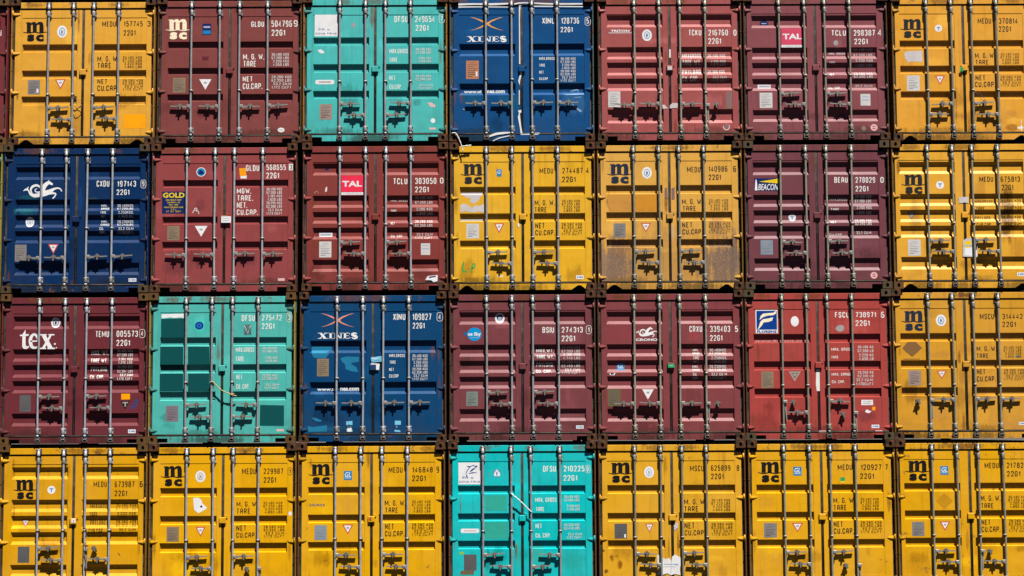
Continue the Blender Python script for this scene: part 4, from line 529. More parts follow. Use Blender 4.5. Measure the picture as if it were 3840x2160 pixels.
 (3, 3): {'o':(-2.4616,2.4908),'rgb':(0,66,112),'label':'blue container with light blue scuffs and a pinkish crossed emblem,number 109827','bars':[-590,-165,173,595],'ring':1049,'h':[(0,636,'L'),(1,636,'L'),(2,640,'R'),(3,640,'R')],'rec':[(1673,1465),(989,787)],'g':[('serial_number',None,None,[('t','w','XINU',332,2008,535,2113),('t','w','109827',655,2006,962,2111),('s','w',[(1061,2119,7),(1142,2119,7),(1142,1998,7),(1061,1999,7),(1061,2119,7)]),('t','w','4',1080,2015,1123,2103),('t','w','22G1',655,1865,852,1961)]),('weight_table',None,None,[('t','w','MAX.GROSS',267,1394,526,1445),('t','w','TARE',275,1285,377,1337),('t','w','NET',268,1165,345,1217),('t','w','CU.CAP',268,1056,421,1111),('t','ws','30.480 KGS',650,1393,901,1436),('t','ws','67.200 LBS',650,1339,901,1381),('t','ws','2.200 KGS',671,1284,901,1326),('t','ws','4.850 LBS',671,1229,901,1272),('t','ws','28.280 KGS',650,1175,901,1217),('t','ws','62.350 LBS',650,1120,901,1163),('t','ws','33.2 CU.M',671,1066,901,1108),('t','ws','1.172 CU.FT',650,1011,901,1054)]),('company_logo',None,None,[('p','x_pink',[(-868,2124),(-801,2116),(-678,2076),(-588,2026),(-577,2002),(-611,1995),(-667,2043),(-779,2097)]),('p','x_pink',[(-867,1898),(-800,1907),(-677,1944),(-588,1993),(-577,2016),(-611,2024),(-666,1972),(-778,1921)]),('p','x_pink',[(-309,2121),(-376,2114),(-499,2075),(-588,2026),(-599,2002),(-566,1995),(-510,2042),(-398,2096)]),('p','x_pink',[(-308,1895),(-375,1905),(-499,1943),(-588,1993),(-599,2017),(-566,2023),(-510,1971),(-398,1919)]),('p','letter_white',[(-891,1801),(-846,1801),(-764,1704),(-813,1704)]),('p','letter_white',[(-787,1801),(-771,1801),(-871,1704),(-891,1704)]),('p','letter_white',[(-911,1802),(-839,1801),(-839,1792),(-911,1793)]),('p','letter_white',[(-807,1801),(-748,1801),(-748,1792),(-807,1792)]),('p','letter_white',[(-911,1713),(-852,1713),(-852,1704),(-911,1704)]),('p','letter_white',[(-826,1713),(-748,1712),(-748,1704),(-826,1704)]),('p','letter_white',[(-719,1801),(-683,1800),(-682,1703),(-718,1704)]),('p','letter_white',[(-735,1801),(-666,1800),(-666,1792),(-735,1792)]),('p','letter_white',[(-734,1712),(-666,1712),(-666,1703),(-734,1704)]),('p','letter_white',[(-637,1800),(-621,1800),(-620,1703),(-637,1703)]),('p','letter_white',[(-644,1800),(-601,1800),(-519,1703),(-542,1703)]),('p','letter_white',[(-536,1800),(-520,1800),(-519,1703),(-536,1703)]),('p','letter_white',[(-653,1800),(-611,1800),(-611,1791),(-653,1792)]),('p','letter_white',[(-653,1712),(-601,1712),(-601,1703),(-653,1703)]),('p','letter_white',[(-552,1800),(-503,1800),(-503,1791),(-552,1791)]),('p','letter_white',[(-480,1799),(-445,1799),(-444,1702),(-480,1702)]),('p','letter_white',[(-493,1800),(-383,1799),(-383,1790),(-493,1791)]),('p','letter_white',[(-493,1711),(-376,1711),(-376,1702),(-493,1702)]),('p','letter_white',[(-454,1756),(-402,1755),(-402,1747),(-454,1747)]),('p','letter_white',[(-396,1799),(-383,1799),(-382,1772),(-391,1772)]),('p','letter_white',[(-389,1729),(-379,1729),(-376,1702),(-392,1702)]),('s','letter_white',[(-268,1779,13),(-288,1792,20),(-317,1793,23),(-345,1781,29),(-338,1764,39),(-304,1750,43),(-275,1736,39),(-268,1719,29),(-294,1706,23),(-327,1707,20),(-351,1723,13)])]),('web_address',None,None,[('t','letter_white','www.xi',-924,846,-608,893,'B'),('t','letter_white','nes.com',-541,844,-235,897,'B')]),('paint_patch',None,None,[('p','scuff_blue',[(-1025,1582),(-690,1580),(-677,1518),(-777,1483),(-716,1462),(-786,1378),(-962,1387),(-997,1414)]),('p','scuff_blue',[(-539,1385),(-434,1408),(-231,1401),(-231,1322),(-336,1305),(-363,1284),(-275,1234),(-239,1150),(-354,1164),(-451,1200),(-460,1279),(-513,1324)]),('p','scuff_blue',[(-1013,404),(-931,398),(-843,360),(-851,337),(-939,343)]),('p','scuff_blue',[(-1071,270),(-991,247),(-886,263),(-749,280),(-763,175),(-1061,172)])]),('data_plate',None,None,[('r','plate_tan',-922,1083,-728,1374),('r','plate_print',-874,1337,-776,1345),('r','plate_print',-899,1307,-757,1314),('r','plate_print',-899,1276,-805,1284),('r','plate_print',-899,1245,-756,1253),('r','plate_print',-899,1215,-766,1222),('r','plate_print',-899,1184,-785,1192),('r','plate_print',-899,1153,-754,1161),('r','plate_print',-898,1123,-824,1130)]),('sticker',30,None,[('p','sticker_cyan',[(-35,1390),(146,1414),(143,1319),(-17,1306)]),('s','decal_white',[(-17,1381,11),(44,1364,14),(97,1390,9)]),('s','emblem_blue',[(-8,1320,11),(62,1346,11),(124,1337,9)]),('p','decal_white',[(-29,1297),(115,1284),(101,1182),(-47,1200)])]),('sticker',None,None,[('p','sticker_cyan',[(-439,340),(-337,348),(-333,173),(-430,174)]),('e','sticker_grey',-386,261,31,49),('p','decal_white',[(-430,221),(-346,235),(-351,173),(-412,168)])]),('sticker',None,None,[('p','sticker_cyan',[(363,350),(462,344),(451,161),(356,170)]),('r','decal_white',363,292,455,336),('r','emblem_blue',381,231,404,266)])],'blot':[(-0.781,0.219,0.351,0.042,(25,105,150),0.5),(0.009,0.075,1.053,0.048,(80,90,100),0.5)],'notch':'rect','post':'brown','cast':'dark','kind':'C','pan':[-1041,-108,116,1046]},
 (3, 4): {'o':(0.0059,2.4956),'rgb':(122,63,68),'label':'maroon container with a round sky blue sign,number 274313','bars':[-592,-173,175,591],'ring':1103,'h':[(0,794,'R'),(1,605,'L'),(2,798,'R'),(3,605,'L')],'rec':[(2128,1921),(1589,1391),(1324,1122),(1060,864),(530,324)],'g':[('serial_number',None,None,[('t','w','BSIU',332,1779,523,1875),('t','w','274313',649,1781,998,1873),('s','w',[(1058,1887,7),(1132,1886,7),(1131,1770,7),(1057,1770,7),(1058,1887,7)]),('t','w','1',1075,1786,1114,1870),('t','w','22G1',648,1636,869,1732)]),('approval_decal',None,None,[('e','decal_white',-373,2024,80,83),('e','sticker_navy',-373,2038,50,53),('e','logo_pale',-373,2021,32,35)]),('company_logo',None,None,[('e','sky_blue',-792,1761,117,111),('e','sky_dark',-943,1767,28,25),('t','letter_white','ue Sky',-901,1721,-686,1794,'B'),('r','logo_pale',-868,1702,-718,1710)]),('data_plate',None,None,[('r','plate_green',-929,580,-738,816),('r','plate_print',-881,786,-786,792),('r','plate_print',-906,761,-767,767),('r','plate_print',-906,736,-814,742),('r','plate_print',-906,711,-767,717),('r','plate_print',-906,686,-777,692),('r','plate_print',-906,662,-796,668),('r','plate_print',-906,637,-765,643),('r','plate_print',-906,612,-834,618)]),('sticker',None,None,[('r','decal_white',875,198,998,251),('r','emblem_blue',921,214,986,235),('e','emblem_blue',899,225,12,13)]),('weight_table',None,None,[('t','w','MAX.WT.',229,1453,515,1517),('t','w','TARE WT.',229,1352,514,1411),('t','w','PAYLOAD',228,1219,500,1288),('t','w','CU. CAP.',222,1118,478,1170),('t','ws','30.480 KGS',647,1513,953,1550),('t','ws','67.200 LBS',647,1451,952,1493),('t','ws','2.150 KGS',672,1403,952,1437),('t','ws','4.740 LBS',672,1340,951,1379),('t','ws','28.330 KGS',646,1273,951,1314),('t','ws','62.460 LBS',645,1210,950,1250),('t','ws','33.2 CUM',696,1149,950,1190),('t','ws','1.173 CUFT',644,1100,949,1132)])],'blot':[(-0.913,1.309,0.106,0.105,(85,50,50),0.8),(-0.329,1.897,0.124,0.043,(165,95,100),0.5),(0.312,0.057,0.158,0.06,(140,50,50),0.7),(0.739,0.756,0.054,0.21,(150,85,90),0.4)],'notch':'rect','post':'brown','cast':'rust','kind':'B','pan':[-1045,-112,112,1042]},
 (3, 5): {'o':(2.4506,2.4944),'rgb':(132,63,66),'label':'red brown container with small white seahorse and green seal,number 339403','bars':[-601,-179,152,581],'ring':1101,'h':[(0,600,'L'),(1,603,'L'),(2,605,'R'),(3,608,'D',760,604)],'rec':[(2126,1917),(1587,1384),(1322,1120),(1058,853),(523,313)],'g':[('serial_number',None,None,[('t','w','CRXU',317,1782,527,1882),('t','w','339403',657,1781,989,1880),('t','w','5',1067,1779,1118,1879),('t','w','22G1',655,1634,858,1730)]),('company_logo',None,None,[('s','letter_white',[(-569,1772,4),(-547,1786,18),(-525,1781,11)]),('s','letter_white',[(-517,1811,4),(-532,1792,15),(-518,1772,11),(-503,1747,22),(-471,1730,33),(-430,1733,37),(-386,1743,48),(-343,1757,48),(-313,1771,37),(-276,1792,18),(-240,1797,13),(-218,1785,11),(-211,1767,11)]),('s','letter_white',[(-485,1751,7),(-499,1783,16),(-481,1813,22),(-444,1825,20),(-411,1807,16),(-404,1779,13),(-423,1761,11),(-452,1765,9),(-459,1783,7),(-441,1793,7)]),('s','letter_white',[(-386,1747,48),(-386,1786,44),(-367,1821,40),(-341,1844,33),(-327,1853,22)]),('s','letter_white',[(-341,1856,22),(-320,1845,26),(-294,1831,16)]),('s','letter_white',[(-327,1874,4),(-332,1860,11)]),('s','letter_white',[(-328,1754,33),(-284,1750,16),(-266,1744,13),(-277,1718,11),(-296,1702,13)]),('t','letter_white','CRONOS',-572,1637,-169,1679,'B')]),('approval_decal',None,None,[('r','gl_blue',-889,1157,-759,1271),('t','decal_white','GL',-873,1196,-775,1257,'I'),('r','decal_white',-873,1180,-776,1186)]),('sticker',None,None,[('p','decal_white',[(-1013,1105),(-912,1113),(-934,1073),(-1004,1077)]),('r','black_film',-990,1084,-942,1108)]),('data_plate',None,None,[('r','plate_olive',-1041,561,-834,849),('r','plate_print',-987,813,-885,820),('r','plate_print',-1014,782,-865,790),('r','plate_print',-1015,752,-917,760),('r','plate_print',-1015,722,-866,729),('r','plate_print',-1015,691,-876,699),('r','plate_print',-1015,661,-897,668),('r','plate_print',-1016,630,-865,638),('r','plate_print',-1016,600,-938,608)]),('warning_sign',None,None,[('p','decal_white',[(-475,842),(-285,841),(-382,671)]),('p','decal_white',[(-445,825),(-316,824),(-382,705)]),('r','sign_grey',-404,770,-358,799)]),('sticker',16,None,[('r','green_sticker',-49,1192,61,1256),('r','logo_pale',-24,1221,36,1235)]),('weight_table',None,None,[('t','w','MAX.',371,1464,463,1503),('t','w','GROSS',365,1415,480,1450),('t','w','TARE',372,1330,470,1379),('t','w','NET',372,1274,460,1309),('t','w','MAX.',362,1190,459,1230),('t','w','CARGO',361,1142,476,1171),('t','w','CU.',365,1063,431,1107),('t','w','CAP.',364,1001,457,1045),('t','ws','30.480KGS.',647,1459,930,1504),('t','ws','67.200LBS.',647,1410,929,1448),('t','ws','2.250KGS.',670,1329,928,1377),('t','ws','4.960LBS.',669,1273,927,1314),('t','ws','28.230KGS.',643,1188,926,1233),('t','ws','62.240LBS.',643,1135,925,1173),('t','ws','33.2 CU M',666,1061,924,1108),('t','ws','1.172CUFT.',641,1000,923,1046)])],'blot':[(0.378,1.733,0.089,0.087,(165,65,70),0.6),(-0.803,1.774,0.213,0.14,(150,62,66),0.4),(0.903,1.448,0.107,0.07,(160,85,90),0.4)],'notch':'rect','post':'brown','cast':'dark','kind':'B','pan':[-1055,-125,116,1041]},
 (3, 6): {'o':(4.8846,2.4928),'rgb':(170,68,62),'label':'bright red container with a blue sign showing a cream double wing,number 738971','bars':[-596,-185,155,564],'ring':894,'h':[(0,633,'D',-434,617),(1,444,'L'),(2,633,'R'),(3,444,'D',378,420)],'rec':[(1744,1594),(1294,1145),(846,697)],'g':[('serial_number',None,None,[('t','w','FSCU',294,2009,526,2102),('t','w','738971',634,2013,971,2100),('t','w','6',1054,2002,1109,2104),('t','w','22G1',630,1871,862,1964)]),('company_logo',None,None,[('r','decal_white',-1022,1756,-657,2143),('r','logo_blue2',-1007,1816,-669,2129),('p','cream',[(-956,1976),(-938,2043),(-896,2082),(-808,2090),(-728,2095),(-675,2131),(-684,2081),(-729,2055),(-817,2050),(-897,2025)]),('p','cream',[(-946,1944),(-898,1990),(-809,2002),(-730,2019),(-748,1966),(-810,1944),(-890,1937),(-917,1888),(-966,1835),(-989,1821),(-961,1888)]),('t','logo_blue2','FLORENS',-1001,1763,-677,1805,'B')]),('web_address',None,None,[('t','www_worn','www.florens.com',-1040,1614,-136,1654,'B')]),('approval_decal',None,None,[('e','decal_white',-374,1952,67,85)]),('sticker',None,None,[('p','sign_grey',[(291,1832),(336,1878),(407,1890),(443,1855),(428,1793),(369,1772),(325,1790)])]),('data_plate',None,None,[('r','plate_tan',-944,852,-740,1125),('r','plate_print',-890,1090,-791,1098),('r','plate_print',-916,1062,-771,1069),('r','plate_print',-917,1033,-821,1040),('r','plate_print',-917,1004,-772,1011),('r','plate_print',-918,975,-783,982),('r','plate_print',-918,947,-803,954),('r','plate_print',-919,918,-772,925),('r','plate_print',-919,889,-844,896)]),('warning_sign',None,None,[('p','sign_grey',[(-490,1124),(-288,1123),(-392,960)]),('p','plate_tan',[(-458,1107),(-320,1106),(-391,992)]),('r','sign_grey',-415,1055,-365,1082)]),('sticker',55,None,[('p','tape',[(-36,1151),(20,1163),(18,799),(-34,800),(-46,914)])]),('sticker',None,None,[('r','decal_white',698,564,890,651),('r','sign_grey',722,615,863,625),('r','sign_grey',722,587,845,597)]),('sticker',None,None,[('p','orange_paint',[(875,532),(927,541),(925,479),(874,479)])]),('sticker',None,None,[('p','decal_white',[(754,462),(790,497),(825,471),(863,467),(824,432),(771,440)])]),('sticker',None,None,[('r','decal_white',857,187,983,242),('r','emblem_blue',905,204,970,226),('e','emblem_blue',883,215,11,14)]),('sticker',50,None,[('r','pink_white',-10,120,108,150),('r','pink_white',917,127,1035,151)]),('weight_table',None,None,[('t','w','MAX. GROSS',221,1462,566,1510),('t','w','TARE',219,1335,334,1378),('t','w','MAX. CARGO',218,1050,539,1096),('t','w','CU. CAP.',219,927,431,973),('t','ws','30.480 KG',657,1500,916,1543),('t','ws','67.200 LB',655,1435,915,1481),('t','ws','2.220 KG',678,1364,913,1411),('t','ws','4.890 LB',676,1303,912,1349),('t','ws','28.260 KG',648,1081,906,1124),('t','ws','62.310 LB',646,1020,905,1064),('t','ws','33.2 CU.M.',621,956,904,1001),('t','ws','1.170CU.FT',619,890,902,936)])],'blot':[(0.788,0.383,0.16,0.096,(125,55,58),0.8),(-0.415,1.391,0.072,0.07,(140,58,58),0.5)],'notch':'rect','post':'brown','cast':'rustgrey','kind':'A','pan':[-1060,-118,99,1033]},
 (3, 7): {'o':(7.3186,2.4969),'rgb':(214,154,42),'label':'dirty yellow container with a brown diamond mark on its left door,number 314442','bars':[-610,-206,137,547],'ring':890,'h':[(0,639,'D',-814,620),(1,639,'L'),(2,644,'R'),(3,644,'R')],'rec':[(1743,1605),(1297,1156),(848,708)],'g':[('serial_number',None,None,[('t','n','MSCU',255,1967,487,2060),('t','n','314442',626,1970,964,2057),('t','n','22G1',622,1838,847,1925)]),('weight_table',None,None,[('t','n','M. G. W.',187,1439,512,1521),('t','n','TARE',184,1323,380,1403),('t','n','NET',182,1059,320,1146),('t','n','CU.CAP.',178,941,489,1027),('t','ns','30.480 KGS',634,1481,927,1520),('t','ns','67.200 LBS',633,1432,925,1470),('t','ns','2.200 KGS',656,1382,924,1420),('t','ns','4.850 LBS',655,1332,922,1370),('t','ns','28.280 KGS',632,1107,959,1144),('t','ns','62.350 LBS',631,1059,958,1096),('t','ns','33.2 CU.M',657,1010,956,1048),('t','ns','1.172 CU.FT',628,962,955,999)]),('company_logo',None,None,[('p','n2',[(-978,2095),(-908,2094),(-912,1939),(-982,1939)]),('p','n2',[(-879,2061),(-811,2061),(-814,1938),(-882,1939)]),('p','n2',[(-767,2061),(-695,2060),(-698,1938),(-770,1938)]),('p','n2',[(-990,2108),(-912,2108),(-913,2081),(-991,2090)]),('p','n2',[(-919,2048),(-919,2081),(-894,2103),(-870,2114),(-846,2114),(-822,2101),(-814,2074),(-815,2048),(-875,2048),(-881,2068),(-895,2073),(-895,2064)]),('p','n2',[(-821,2048),(-820,2081),(-796,2102),(-771,2113),(-731,2113),(-708,2100),(-700,2073),(-701,2047),(-761,2047),(-767,2067),(-780,2072),(-797,2064)]),('s','n2',[(-1042,1942,9),(-1009,1936,9),(-976,1929,15),(-942,1928,15),(-909,1932,15),(-875,1939,15),(-842,1940,15),(-809,1935,15),(-775,1928,15),(-742,1927,15),(-708,1931,15),(-675,1939,9),(-641,1940,9)]),('t','n2','s',-982,1784,-853,1902,'H'),('t','n2','c',-834,1783,-695,1901,'H')]),('approval_decal',None,None,[('e','decal_white',-389,1952,86,97),('e','emblem_blue',-389,1952,54,64),('e','decal_white',-389,1952,42,51),('e','emblem_blue',-395,1948,14,35),('e','emblem_blue',-375,1952,7,29)]),('data_plate',None,None,[('r','plate_pink',-950,881,-741,1127),('r','plate_print',-894,1096,-793,1102),('r','plate_print',-921,1070,-773,1076),('r','plate_print',-922,1044,-824,1051),('r','plate_print',-922,1018,-774,1025),('r','plate_print',-923,993,-785,999),('r','plate_print',-924,967,-806,973),('r','plate_print',-924,941,-774,947),('r','plate_print',-925,915,-848,922)]),('warning_sign',None,None,[('p','warn_red',[(-481,1120),(-315,1119),(-402,984)]),('p','decal_white',[(-455,1106),(-342,1106),(-401,1011)]),('r','sign_grey',-419,1063,-379,1086)]),('sticker',None,None,[('p','mark_brown',[(-1041,1493),(-950,1598),(-818,1601),(-714,1500),(-796,1421),(-880,1351),(-963,1417)])]),('sticker',None,None,[('p','teal_spot',[(812,1352),(860,1372),(918,1351),(868,1327)])]),('sticker',None,None,[('r','decal_white',847,222,950,270),('r','emblem_blue',886,236,940,256),('e','emblem_blue',868,246,10,13)]),('paint_patch',None,None,[('r','mark_brown',-1028,1308,-754,1320)])],'blot':[(-0.418,1.384,0.143,0.052,(185,130,60),0.6),(-0.022,1.003,0.091,0.141,(150,100,45),0.5),(-0.027,1.479,0.109,0.105,(180,120,50),0.5),(-0.443,0.426,0.109,0.105,(190,135,70),0.5),(0.677,0.245,0.283,0.069,(190,135,70),0.5)],'notch':'rect','post':'ydark','cast':'dark','kind':'A','pan':[-1069,-143,86,998]},
 (4, 1): {'o':(-7.3605,0.0),'rgb':(222,160,0),'label':'deep yellow container at the left end of the bottom row,number 673987','bars':[-572,-158,195,600],'ring':1079,'h':[(0,785,'R'),(1,592,'L'),(2,777,'D',356,788),(3,603,'L')],'rec':[(2107,1908),(1578,1376),(1317,1107),(1051,846),(522,325)],'g':[('serial_number',None,None,[('t','k','MEDU',322,1780,539,1868),('t','k','673987',669,1775,992,1869),('t','k','6',1080,1773,1131,1872),('t','k','22G1',671,1629,874,1722)]),('company_logo',None,None,[('p','k',[(-936,1888),(-870,1888),(-867,1738),(-933,1739)]),('p','k',[(-841,1856),(-778,1856),(-775,1738),(-839,1738)]),('p','k',[(-737,1855),(-669,1855),(-667,1737),(-734,1738)]),('p','k',[(-947,1901),(-874,1901),(-874,1875),(-947,1883)]),('p','k',[(-879,1843),(-879,1875),(-857,1896),(-835,1907),(-812,1907),(-790,1894),(-782,1868),(-781,1843),(-837,1843),(-843,1862),(-857,1867),(-856,1859)]),('p','k',[(-787,1843),(-787,1875),(-765,1895),(-743,1906),(-706,1906),(-683,1893),(-675,1868),(-675,1842),(-731,1843),(-737,1862),(-750,1867),(-765,1859)]),('s','k',[(-989,1741,9),(-957,1736,9),(-926,1729,15),(-895,1728,15),(-864,1732,15),(-833,1738,15),(-802,1739,15),(-770,1735,15),(-739,1728,15),(-708,1727,15),(-677,1731,15),(-646,1738,9),(-615,1740,9)]),('t','k','s',-926,1589,-810,1703,'H'),('t','k','c',-788,1589,-663,1702,'H')]),('approval_decal',None,None,[('e','decal_white',-367,1736,66,66),('p','emblem_blue',[(-401,1764),(-334,1764),(-333,1744),(-401,1744)]),('p','emblem_blue',[(-376,1745),(-358,1745),(-357,1699),(-376,1699)])]),('warning_sign',None,None,[('p','warn_red',[(-861,1256),(-721,1255),(-788,1124)]),('p','decal_white',[(-838,1243),(-743,1242),(-789,1150)]),('r','sign_grey',-807,1201,-773,1223)]),('data_plate',None,None,[('r','plate_dark',-898,556,-709,815),('r','plate_print',-854,783,-757,790),('r','plate_print',-879,755,-737,762),('r','plate_print',-878,728,-785,735),('r','plate_print',-878,701,-736,707),('r','plate_print',-877,673,-745,680),('r','plate_print',-877,646,-764,653),('r','plate_print',-876,619,-733,625),('r','plate_print',-876,591,-802,598)]),('sticker',18,None,[('r','decal_white',-22,1202,48,1265),('r','warn_red',6,1217,25,1244)]),('weight_table',None,None,[('t','k','MAXGROSS',266,1428,569,1503),('t','k','TARE',261,1285,395,1372),('t','k','PAYLOAD',268,1159,517,1240),('t','k','CUB.CAP.',254,1019,495,1107),('t','ks','30.480 KGS',689,1461,1019,1504),('t','ks','67.200 LBS',690,1397,1020,1437),('t','ks','2.220 KGS',719,1327,1021,1373),('t','ks','4.890 LBS',720,1267,1022,1310),('t','ks','28.260 KGS',693,1191,1023,1234),('t','ks','62.310 LBS',694,1133,1024,1174),('t','ks','33.2 CUM',751,1067,1025,1107),('t','ks','1.170 CUFT',696,1004,1026,1044)]),('paint_chip',None,None,[('p','mark_brown',[(732,705),(748,710),(781,666),(765,658)])])],'blot':[],'notch':'rect','post':'ydark','cast':'ycast','kind':'B','pan':[-1021,-99,134,1061]},
 (4, 2): {'o':(-4.9156,0.0022),'rgb':(232,170,0),'label':'bright yellow container with a torn white sticker on its left door,number 229987','bars':[-589,-159,168,586],'ring':904,'h':[(0,626,'R'),(1,444,'L'),(2,633,'R'),(3,452,'D',405,439)],'rec':[(1756,1608),(1300,1153),(860,702)],'g':[('serial_number',None,None,[('t','k','MEDU',308,1974,539,2069),('t','k','229987',665,1977,984,2066),('s','k',[(1067,2071,6),(1125,2070,6),(1126,1968,6),(1068,1969,6),(1067,2071,6)]),('t','k','1',1082,1983,1111,2056),('t','k','22G1',666,1834,868,1924)]),('weight_table',None,None,[('t','k','M. G. W.',224,1445,567,1528),('t','k','TARE',225,1331,451,1417),('t','k','NET',224,1054,387,1140),('t','k','CU.CAP.',225,943,547,1025),('t','ks','30.480 KGS',663,1484,975,1522),('t','ks','67.200 LBS',664,1436,975,1473),('t','ks','2.200 KGS',691,1387,975,1424),('t','ks','4.850 LBS',691,1338,976,1375),('t','ks','28.280 KGS',671,1098,1009,1136),('t','ks','62.350 LBS',671,1047,1009,1086),('t','ks','33.2 CU.M',701,997,1010,1036),('t','ks','1.172 CU.FT',672,947,1010,985)]),('company_logo',None,None,[('p','k',[(-962,2096),(-892,2096),(-890,1940),(-960,1940)]),('p','k',[(-862,2062),(-794,2062),(-792,1939),(-860,1940)]),('p','k',[(-750,2062),(-677,2061),(-676,1939),(-748,1939)]),('p','k',[(-974,2109),(-896,2109),(-896,2082),(-974,2091)]),('p','k',[(-901,2049),(-902,2082),(-878,2104),(-854,2115),(-830,2115),(-806,2102),(-798,2075),(-797,2049),(-857,2049),(-864,2069),(-878,2074),(-878,2066)]),('p','k',[(-803,2049),(-804,2082),(-780,2103),(-756,2115),(-716,2115),(-692,2101),(-684,2075),(-683,2048),(-743,2048),(-750,2068),(-764,2073),(-780,2065)]),('s','k',[(-1020,1943,9),(-987,1937,9),(-953,1930,15),(-920,1929,15),(-887,1933,15),(-853,1940,15),(-820,1941,15),(-787,1936,15),(-753,1929,15),(-720,1928,15),(-687,1932,15),(-653,1940,9),(-620,1941,9)]),('t','k','s',-954,1785,-830,1903,'H'),('t','k','c',-806,1784,-672,1902,'H')]),('approval_decal',None,None,[('e','decal_white',-372,1941,82,95),('e','sign_grey',-372,1941,51,63),('e','decal_white',-372,1941,39,49),('e','sign_grey',-379,1936,13,34),('e','sign_grey',-359,1941,7,28)]),('sticker',None,None,[('p','decal_white',[(-488,1592),(-400,1596),(-349,1553),(-336,1500),(-255,1429),(-295,1397),(-398,1342),(-470,1398)]),('p','black_film',[(-383,1437),(-351,1477),(-327,1437)])]),('data_plate',None,None,[('r','plate_tan',-916,881,-715,1122),('r','plate_print',-867,1092,-765,1098),('r','plate_print',-894,1066,-745,1072),('r','plate_print',-893,1041,-795,1047),('r','plate_print',-893,1016,-744,1022),('r','plate_print',-893,990,-754,996),('r','plate_print',-893,965,-774,971),('r','plate_print',-892,939,-741,945),('r','plate_print',-892,914,-814,920)]),('warning_sign',None,None,[('p','warn_red',[(-443,1121),(-280,1120),(-360,957)]),('p','decal_white',[(-417,1104),(-306,1104),(-361,990)]),('r','sign_grey',-381,1052,-342,1079)]),('sticker',None,None,[('e','decal_white',1104,1330,28,35)])],'blot':[],'notch':'rect','post':'ydark','cast':'rust','kind':'A','pan':[-1031,-99,125,1055]},
 (4, 3): {'o':(-2.4816,0.009),'rgb':(230,170,0),'label':'yellow container with a pale blue square decal and worn grey lettering,number 146848','bars':[-593,-170,173,588],'ring':912,'h':[(0,646,'R'),(1,449,'L'),(2,651,'R'),(3,452,'L')],'rec':[(1753,1626),(1304,1166),(860,723)],'g':[('serial_number',None,None,[('t','k','MEDU',280,1979,509,2071),('t','k','146848',672,1981,1005,2071),('t','k','9',1065,1975,1108,2079),('t','k','22G1',664,1842,889,1932)]),('weight_table',None,None,[('t','k','M. G. W.',217,1442,553,1530),('t','k','TARE',225,1328,433,1414),('t','k','NET',222,1059,366,1150),('t','k','CU.CAP.',222,945,537,1033),('t','ks','30.480 KGS',664,1487,968,1527),('t','ks','67.200 LBS',664,1435,968,1475),('t','ks','2.200 KGS',690,1384,968,1423),('t','ks','4.850 LBS',690,1332,968,1372),('t','ks','28.280 KGS',664,1113,1008,1154),('t','ks','62.350 LBS',664,1059,1008,1100),('t','ks','33.2 CU.M',694,1005,1008,1047),('t','ks','1.172 CU.FT',664,952,1008,993)]),('company_logo',None,None,[('p','k',[(-973,2109),(-903,2109),(-902,1953),(-972,1953)]),('p','k',[(-873,2075),(-805,2075),(-804,1953),(-872,1953)]),('p','k',[(-761,2075),(-689,2074),(-688,1952),(-760,1952)]),('p','k',[(-985,2122),(-907,2122),(-907,2095),(-985,2104)]),('p','k',[(-913,2062),(-913,2095),(-889,2117),(-865,2128),(-841,2128),(-817,2115),(-809,2088),(-809,2062),(-869,2062),(-875,2082),(-889,2087),(-889,2079)]),('p','k',[(-815,2062),(-815,2095),(-791,2116),(-767,2128),(-727,2128),(-703,2114),(-695,2088),(-695,2061),(-755,2062),(-761,2081),(-775,2087),(-791,2078)]),('s','k',[(-1032,1956,9),(-999,1950,9),(-966,1943,15),(-932,1942,15),(-899,1947,15),(-866,1953,15),(-832,1954,15),(-799,1949,15),(-765,1942,15),(-732,1941,15),(-699,1946,15),(-665,1953,9),(-632,1954,9)]),('t','k','s',-967,1798,-842,1916,'H'),('t','k','c',-819,1797,-684,1916,'H')]),('approval_decal',None,None,[('r','gl_blue',-456,1864,-320,2011),('t','decal_white','GL',-440,1914,-336,1993,'I'),('r','decal_white',-440,1893,-336,1902)]),('data_plate',None,None,[('r','plate_blue',-931,890,-733,1130),('r','plate_print_pale',-882,1100,-782,1106),('r','plate_print_pale',-908,1075,-762,1081),('r','plate_print_pale',-908,1050,-812,1056),('r','plate_print_pale',-908,1024,-762,1030),('r','plate_print_pale',-908,999,-772,1005),('r','plate_print_pale',-908,974,-792,980),('r','plate_print_pale',-907,949,-760,955),('r','plate_print_pale',-907,923,-832,930)]),('warning_sign',None,None,[('p','warn_red',[(-477,1141),(-298,1141),(-387,975)]),('p','decal_white',[(-449,1125),(-327,1124),(-387,1008)]),('r','sign_grey',-409,1071,-366,1099)]),('paint_patch',None,None,[('t','stain_grey','24|40|6',-1025,1426,-758,1484,'B')]),('sticker',16,None,[('e','warn_red',-14,1240,19,25)])],'blot':[(-0.963,2.432,0.096,0.031,(110,45,15),1),(-0.414,1.474,0.175,0.174,(205,150,60),0.5),(-0.894,1.556,0.143,0.094,(205,150,50),0.4),(0.067,0.506,0.035,0.079,(170,115,30),0.6),(-0.762,0.558,0.04,0.019,(140,80,30),0.8)],'notch':'tri','post':'rbrown','cast':'rust','kind':'A','pan':[-1041,-111,116,1043]},
